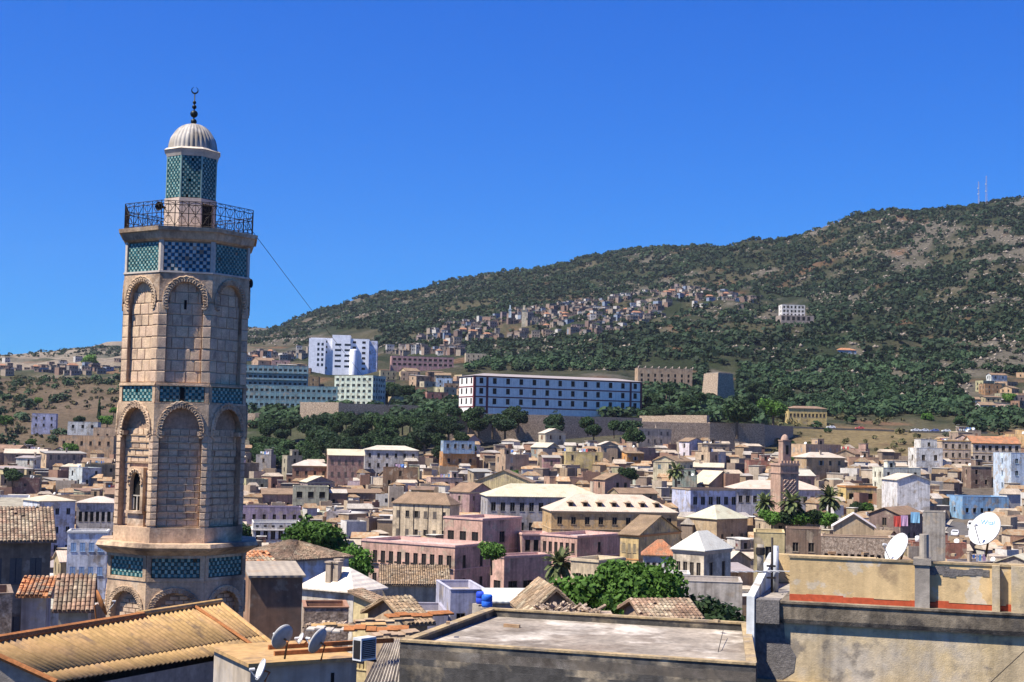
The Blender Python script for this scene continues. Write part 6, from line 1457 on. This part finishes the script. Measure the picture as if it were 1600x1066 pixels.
def plant(px, py, D, R_, set_, nm, grp=None, label=None, desc=None, hs=1.0, base=None):
    """tree whose crown centre shows at px, py"""
    p = at(px, py, D); nat = {'D': 5.0, 'P': 4.4, 'G': 4.0}[set_]; ms = gr.choice({'D': DARK, 'P': PINE, 'G': GREEN}[set_]); hh = {'D': 6., 'P': 6.5, 'G': 4.8}[set_]; s = R_ / nat
    t = tree(nm, (p.x, p.y, p.z - hh * s * hs), gr.uniform(0, 6.28), (s, s * hs), ms, grp, label)
    if not label: mark(t, desc, p)
    return t
# the dark belt of trees under the fortress wall and around the barracks
belts = [(44, 400, 500, 660, 722, 560, 640), (46, 500, 705, 648, 700, 560, 650), (8, 650, 745, 665, 712, 520, 580), (11, 690, 850, 640, 668, 590, 612), (5, 860, 935, 655, 685, 560, 600), (3, 955, 1000, 660, 682, 545, 580), (10, 1020, 1100, 600, 650, 660, 740), (10, 1170, 1230, 600, 650, 690, 780), (8, 600, 650, 600, 640, 720, 790)]
for n, x0, x1, y0, y1, d0, d1 in belts:
    for i in range(n):
        py = gr.uniform(y0, y1); D = d1 + (d0 - d1) * (py - y0) / (y1 - y0); px = gr.uniform(x0, x1); x = (px - 800) / F * D
        plant(px, py, D, gr.uniform(3.2, 5.6), gr.choice('DDDP'), 'dark_tree', 'dark trees on the slope', desc=gr.choice(('dense dark green tree', 'round dark tree', 'dark leafy tree')))
# trees one can name
big = treemesh(401, 6.2, 11, 7000, .34, 'leaf', .72, 16); big2 = treemesh(402, 6.0, 9, 7000, .33, 'leaf', .68, 18)
def big_tree(px, py, D, ms, s, label, hs=1.): p = at(px, py, D); t = tree('leafy_tree', (p.x, p.y, p.z - 6.5 * s[1]), gr.uniform(0, 6), s, ms, None, label); LAND.append((label.split(',')[0], px, py)); return t
big_tree(500, 848, 205, big, (.95, .9), 'big leafy green tree, left of the large pink building'); big_tree(538, 868, 200, big2, (.72, .8), 'second leafy tree, touching the front of the large pink building')
big_tree(945, 916, 112, big2, (.8, .72), 'bright green tree, left of the pair behind the flat roof'); big_tree(998, 922, 108, big, (.56, .6), 'bright green tree, right of the pair behind the flat roof')
big_tree(1095, 956, 108, treemesh(403, 6, 10, 4200, .4, 'leaf_dark', .7, 12), (.62, .55), 'low dark tree, between the bright trees and the terrace wall')
plant(1152, 640, 588, 7.6, 'D', 'umbrella_tree', label='lone wide dark tree with a bare pale trunk before the retaining wall', hs=1.0); plant(1208, 636, 640, 6.5, 'G', 'pale_tree', label='pale yellow-green tree right of the lone wide tree')
plant(800, 742, 430, 3.0, 'G', 'small_tree', label='small green tree beside the orange wall in mid town'); plant(768, 860, 215, 2.2, 'G', 'small_tree', label='small green shrub tree by the low pink building'); plant(372, 830, 150, 2.0, 'D', 'small_tree', label='dark bush at the right foot of the minaret shaft')
for i, (px, py) in enumerate(((1206, 808), (1228, 806), (1250, 808), (1272, 806), (1290, 809), (1340, 792), (1355, 793))): plant(px, py, 300 if px < 1300 else 370, 2.6, 'GD'[i % 2], 'town_bush', 'bushes around the slim minaret', desc='green bush')
for i, (px, py, D) in enumerate(((30, 700, 600), (48, 690, 640), (20, 740, 480), (100, 710, 590), (125, 655, 720), (168, 655, 720), (178, 640, 740), (110, 700, 580), (10, 655, 760), (60, 625, 820), (140, 560, 1400), (980, 740, 430), (1240, 720, 480), (735, 700, 560), (1480, 640, 760), (1450, 650, 740), (1555, 640, 760), (1575, 620, 800), (1500, 655, 720))):
    plant(px, py, D, gr.uniform(2.6, 4.5) if D < 1000 else 8, gr.choice('DG'), 'slope_tree', 'scattered trees on the slopes', desc='scattered green tree')
# cypress
p = at(155, 642, 735); V, Fq = leafcloud(900, [(0, 0, 3 + q, .9 * (1 - q / 12), .9 * (1 - q / 12), 1.4) for q in range(9)], .4, 9); cy = npmesh('crown', V, Fq, ['leaf_dark']); m = MB(); m.tube([(0, 0, -2), (0, 0, 9)], .18, 6)
tree('cypress', (p.x, p.y, p.z - 6.5), 0, (1.1, 1.1), (cy, m.mesh('trunk', ['bark'])), None, 'single dark cypress below the scrub slope left of the minaret')
# palms
def palm_mesh(seed):
    g = random.Random(seed); V = []; Fq = []
    def quad(a, b, c, d): n = len(V); V.extend([tuple(a), tuple(b), tuple(c), tuple(d)]); Fq.append((n, n + 1, n + 2, n + 3))
    for i in range(64):
        a = g.uniform(0, 6.28); el = R(g.uniform(-38, 78)); L_ = g.uniform(2.6, 3.4); p = Vector((0, 0, 0)); dr = Vector((math.cos(a) * math.cos(el), math.sin(a) * math.cos(el), math.sin(el))); side = Vector((-math.sin(a), math.cos(a), 0)); K = 8
        for q in range(K):
            n_ = p + dr * L_ / K; up = side.cross(dr).normalized(); w = .42 * math.sin(math.pi * (q + .8) / (K + 1)) + .08
            for s in (-1, 1): quad(p, n_, n_ + side * s * w + dr * .22 - up * .12, p + side * s * w + dr * .16 - up * .12)
            p = n_; dr = (dr - Vector((0, 0, .16))).normalized()
    return npmesh('crown', np.array(V), np.array(Fq), ['leaf_palm'])
PM = [palm_mesh(1), palm_mesh(2)]
def palm(px, py, D, s, H_, label):
    p = at(px, py, D); t = thing('palm_tree', label, 'palm', (p.x, p.y, p.z - H_), gr.uniform(0, 6), 'palms in the town'); link('crown', gr.choice(PM), t, None, (0, 0, H_), None, (s, s, s))
    m = MB(); m.tube([(0, 0, -3), (.1, 0, H_ * .5), (0, 0, H_)], .38, 8, r2=.28); m.lathe([(.3, H_ - .9), (.55, H_ - .4), (.45, H_), (.1, H_ + .3)], 10); m.build('trunk', 'bark', t); LAND.append((label, px, py)); return t
palm(1056, 737, 420, 1.0, 7, 'palm with a dark trunk above the lavender blue building'); palm(1195, 787, 312, .85, 7, 'palm just left of the slim brick minaret'); palm(1237, 787, 300, 1.0, 7, 'yellowish palm right in front of the slim brick minaret'); palm(1296, 780, 312, 1.05, 8, 'palm right of the slim brick minaret'); palm(874, 884, 222, .95, 9, 'tall palm beside the low pink building')
# --- wood and scrub on the mountain
def inrect(px, py, rects):
    r = np.zeros(px.shape, bool)
    for a, b, c, d in rects: r |= (px > a) & (px < b) & (py > c) & (py < d)
    return r
def pixarr(X, Y, Z):
    M = np.array(CMI); q = M @ np.stack([X, Y, Z - CAMZ]); return 800 + F * q[0] / -q[2], 533 - F * q[1] / -q[2]
def forest(name, label, n, d0, d1, quads, size, leaf, mt, dens, seed, squash=.8):
    g = np.random.default_rng(seed); D = np.sqrt(g.uniform(d0 ** 2, d1 ** 2, n)); px0 = g.uniform(-250, 1850, n); X = (px0 - 800) / F * D; Z = ground(X, D); px, py = pixarr(X, D, Z)
    k = g.uniform(0, 1, n) < dens(X, D, px, py); X, D, Z = X[k], D[k], Z[k]; m_ = len(X); r = g.uniform(size[0], size[1], m_) * g.choice([.7, 1, 1.15], m_)
    v = g.normal(size=(m_, quads, 3)); v /= np.linalg.norm(v, axis=2)[..., None]; rr = g.uniform(.4, 1, (m_, quads, 1)) ** .5
    v[..., 2] = np.abs(v[..., 2]) * g.choice([1, 1, -.4], (m_, quads)); c = np.stack([X, D, Z + r * .55], -1)[:, None]
    P = c + v * rr * r[:, None, None] * np.array([1, 1, squash]); nr = v * .8 + g.normal(size=v.shape) * .4 + np.array([0, 0, .35]); nr /= np.linalg.norm(nr, axis=2)[..., None]
    t = np.cross(nr, g.normal(size=v.shape)); t /= np.linalg.norm(t, axis=2)[..., None]; b = np.cross(nr, t); s = (leaf * r[:, None] * g.uniform(.6, 1.3, (m_, quads)))[..., None]
    V = np.stack([P - t * s - b * s * .5, P + t * s * .3 - b * s, P + t * s + b * s * .5, P - t * s * .3 + b * s], 2).reshape(-1, 3)
    o = link(name, npmesh(name, V, np.arange(len(V)).reshape(-1, 4), [mt])); tag(o, label, 'wood', kind='stuff'); return m_
TOWNS = [(0, 192, 558, 594), (378, 488, 541, 568), (484, 590, 515, 580), (585, 735, 552, 625), (716, 1006, 580, 650), (993, 1085, 565, 600), (1105, 1155, 570, 618), (1212, 1262, 465, 500), (1300, 1345, 540, 560), (1516, 1700, 585, 648), (370, 610, 560, 640), (1420, 1500, 655, 675), (1195, 1520, 652, 680), (44, 190, 640, 680)]
VIL = [(640, 528), (700, 512), (790, 490), (880, 475), (970, 462), (1060, 446), (1200, 455), (1205, 480), (1120, 495), (1030, 505), (960, 525), (860, 530), (760, 534), (650, 540)]
def inpoly(px, py, poly):
    c = np.zeros(px.shape, bool); j = len(poly) - 1
    for i in range(len(poly)):
        (a, b), (e, f) = poly[i], poly[j]; c ^= ((b > py) != (f > py)) & (px < (e - a) * (py - b) / ((f - b) or 1e-9) + a); j = i
    return c
def dens_wood(X, D, px, py):
    n1 = fbm(X / 90, D / 120, 31, 4); n4 = fbm(X / 70, D / 60, 77, 4); n2 = fbm(X / 25, D / 30, 37, 3)
    d = 1.05 - 1.2 * np.clip(n1 * .6 + n2 * .4 - .5, 0, .5) * 2.2 - np.clip((n4 * .65 + n2 * .35 + .09 * np.clip((px - 1250) / 300, 0, 1)) - .575, 0, .2) * 5.5
    d = d + .35 * inpoly(px, py, [(720, 540), (1000, 530), (1300, 520), (1500, 540), (1500, 640), (1200, 640), (1000, 570), (720, 575)])
    d = np.where((px < 370), d * .1, d); d = np.where((px > 370) & (px < 520) & (D > 1300) & (py > 495), d * .35, d)
    d = np.where(inpoly(px, py, VIL), .3, d); return np.where(inrect(px, py, TOWNS), .0, np.clip(d, .03, 1))
def dens_scrub(X, D, px, py):
    n = fbm(X / 30, D / 30, 91, 3); d = np.clip((n - .38) * 3, .05, .8); d = np.where(inpoly(px, py, VIL), .04, d); return np.where(inrect(px, py, TOWNS), .0, d)
forest('mountain_wood', 'dense dark green pine wood covering the mountain flank', 50000, 1050, 2600, 13, (1.9, 4.6), .45, 'leaf_pine', dens_wood, 3)
forest('lower_wood', 'dark green wood on the lower slopes above the road', 7000, 680, 1050, 58, (2.4, 4.8), .26, 'leaf_pine', dens_wood, 4)
forest('mountain_scrub', 'olive and dry scrub between the trees of the mountain', 30000, 650, 2400, 12, (.9, 2.2), .45, 'leaf_scrub', dens_scrub, 6, .6)
def dens_left(X, D, px, py): return np.where((px < 380) & (py > 575) & (py < 700), .9, np.where((px > 1190) & (px < 1450) & (py > 655) & (py < 715), .5, 0)) * (~inrect(px, py, TOWNS[-1:]))
forest('slope_scrub', 'brown and green bushes on the dry slope left of the minaret', 4200, 560, 1120, 26, (.9, 2.4), .35, 'leaf_dry', dens_left, 8, .7)
forest('slope_bushes', 'dark bushes scattered over the dry slopes', 700, 560, 1120, 40, (1.4, 3.0), .32, 'leaf_dark', lambda X, D, px, py: dens_left(X, D, px, py) * .6, 12, .8)

# --- loose rock on the bare flanks
def rocks(n, seed):
    g = np.random.default_rng(seed); D = np.sqrt(g.uniform(700 ** 2, 2300 ** 2, n)); px0 = g.uniform(200, 1800, n); X = (px0 - 800) / F * D; Z = ground(X, D); px, py = pixarr(X, D, Z)
    n4 = fbm(X / 70, D / 60, 77, 4) * .65 + fbm(X / 25, D / 30, 37, 3) * .35 + .09 * np.clip((px - 1250) / 300, 0, 1)
    k = (n4 > .535) & ~inrect(px, py, TOWNS); X, D, Z = X[k], D[k], Z[k]; m_ = len(X); r = g.uniform(.6, 2.4, m_)
    base = np.array([[1, 0, 0], [0, 1, 0], [-1, 0, 0], [0, -1, 0], [0, 0, 1], [0, 0, -1]], float); V = base[None] * (r[:, None, None] * g.uniform(.5, 1.3, (m_, 6, 1))) * np.array([1, 1, .8]); a = g.uniform(0, 6.28, m_)
    c, s = np.cos(a)[:, None], np.sin(a)[:, None]; V = np.stack([V[..., 0] * c - V[..., 1] * s, V[..., 0] * s + V[..., 1] * c, V[..., 2]], -1) + np.stack([X, D, Z + r * .2], -1)[:, None]
    T = np.array([[0, 1, 4], [1, 2, 4], [2, 3, 4], [3, 0, 4], [1, 0, 5], [2, 1, 5], [3, 2, 5], [0, 3, 5]]); Fq = (T[None] + 6 * np.arange(m_)[:, None, None]).reshape(-1, 3)
    mat('rock', (.2, .17, .135), var=.3, scale=.05, finev=.2, island=.4); tag(link('mountain_rocks', npmesh('mountain_rocks', V.reshape(-1, 3), Fq, ['rock'])), 'pale loose rocks on the bare mountain flanks', 'rocks', kind='stuff')
rocks(26000, 17)
# ------------------------------------------------------------------ summer air between the near roofs and the mountain
m = MB(); m.box(-2300, 2900, -40, 3400, -4, 480)
hz = m.build('haze', ['dark']); hz.data.materials.clear()
hm = bpy.data.materials.new('haze'); hm.use_nodes = True; hn = hm.node_tree; hn.nodes.remove(hn.nodes['Principled BSDF'])
pv = hn.nodes.new('ShaderNodeVolumePrincipled'); pv.inputs['Color'].default_value = (.8, .88, 1, 1); pv.inputs['Density'].default_value = .00003; pv.inputs['Anisotropy'].default_value = .2
hn.links.new(pv.outputs[0], hn.nodes['Material Output'].inputs['Volume']); hz.data.materials.append(hm); tag(hz, 'thin bluish summer haze over the valley and mountain', 'haze', kind='stuff')
# ------------------------------------------------------------------ labels that say where a thing stands
ORD = ['', 'second ', 'third ', 'fourth ', 'fifth ', 'sixth ', 'seventh ', 'eighth ', 'ninth ', 'tenth ', 'eleventh ', 'twelfth ', 'thirteenth ', 'fourteenth ', 'fifteenth ']
buck = {}
for o, desc, px, py in AUTO:
    ph, lx, ly = min(LAND, key=lambda l: (l[1] - px) ** 2 + (1.6 * (l[2] - py)) ** 2); dx, dy = px - lx, py - ly
    if abs(dy) < abs(dx) * .45: rel = 'to the left of' if dx < 0 else 'to the right of'
    elif abs(dx) < abs(dy) * .45: rel = 'above' if dy < 0 else 'below'
    else: rel = ('above ' if dy < 0 else 'below ') + ('and left of' if dx < 0 else 'and right of')
    ph = ph.split(' with ')[0].split(' of the ')[0] if len(ph.split()) > 5 else ph
    buck.setdefault((desc, rel, ph), []).append((dx * dx + dy * dy, o))
for (desc, rel, ph), L_ in buck.items():
    L_.sort(key=lambda q: q[0]); rel = rel.replace('to the left', 'left').replace('to the right', 'right'); ph = ' '.join(ph.split()[-5:]) if len(ph.split()) > 5 else ph
    for i, (_, o) in enumerate(L_):
        o['label'] = f'{desc} {rel} the {ph}' if i == 0 and len(L_) == 1 else f'{desc}, {"nearest" if i == 0 else ORD[min(i, 14)].strip()} {rel} the {ph}'
for o, *_ in AUTO:
    if len(o['label'].split()) > 16: o['label'] = o['label'].replace('hillside house', 'house').replace('flat-roofed', 'flat')
    if len(o['label'].split()) > 16: o['label'] = o['label'].replace(' right of', '').replace(' and left of', '').replace(' above the', ' above', 1)
for o in ALL:
    if '_dims' in o: del o['_dims']
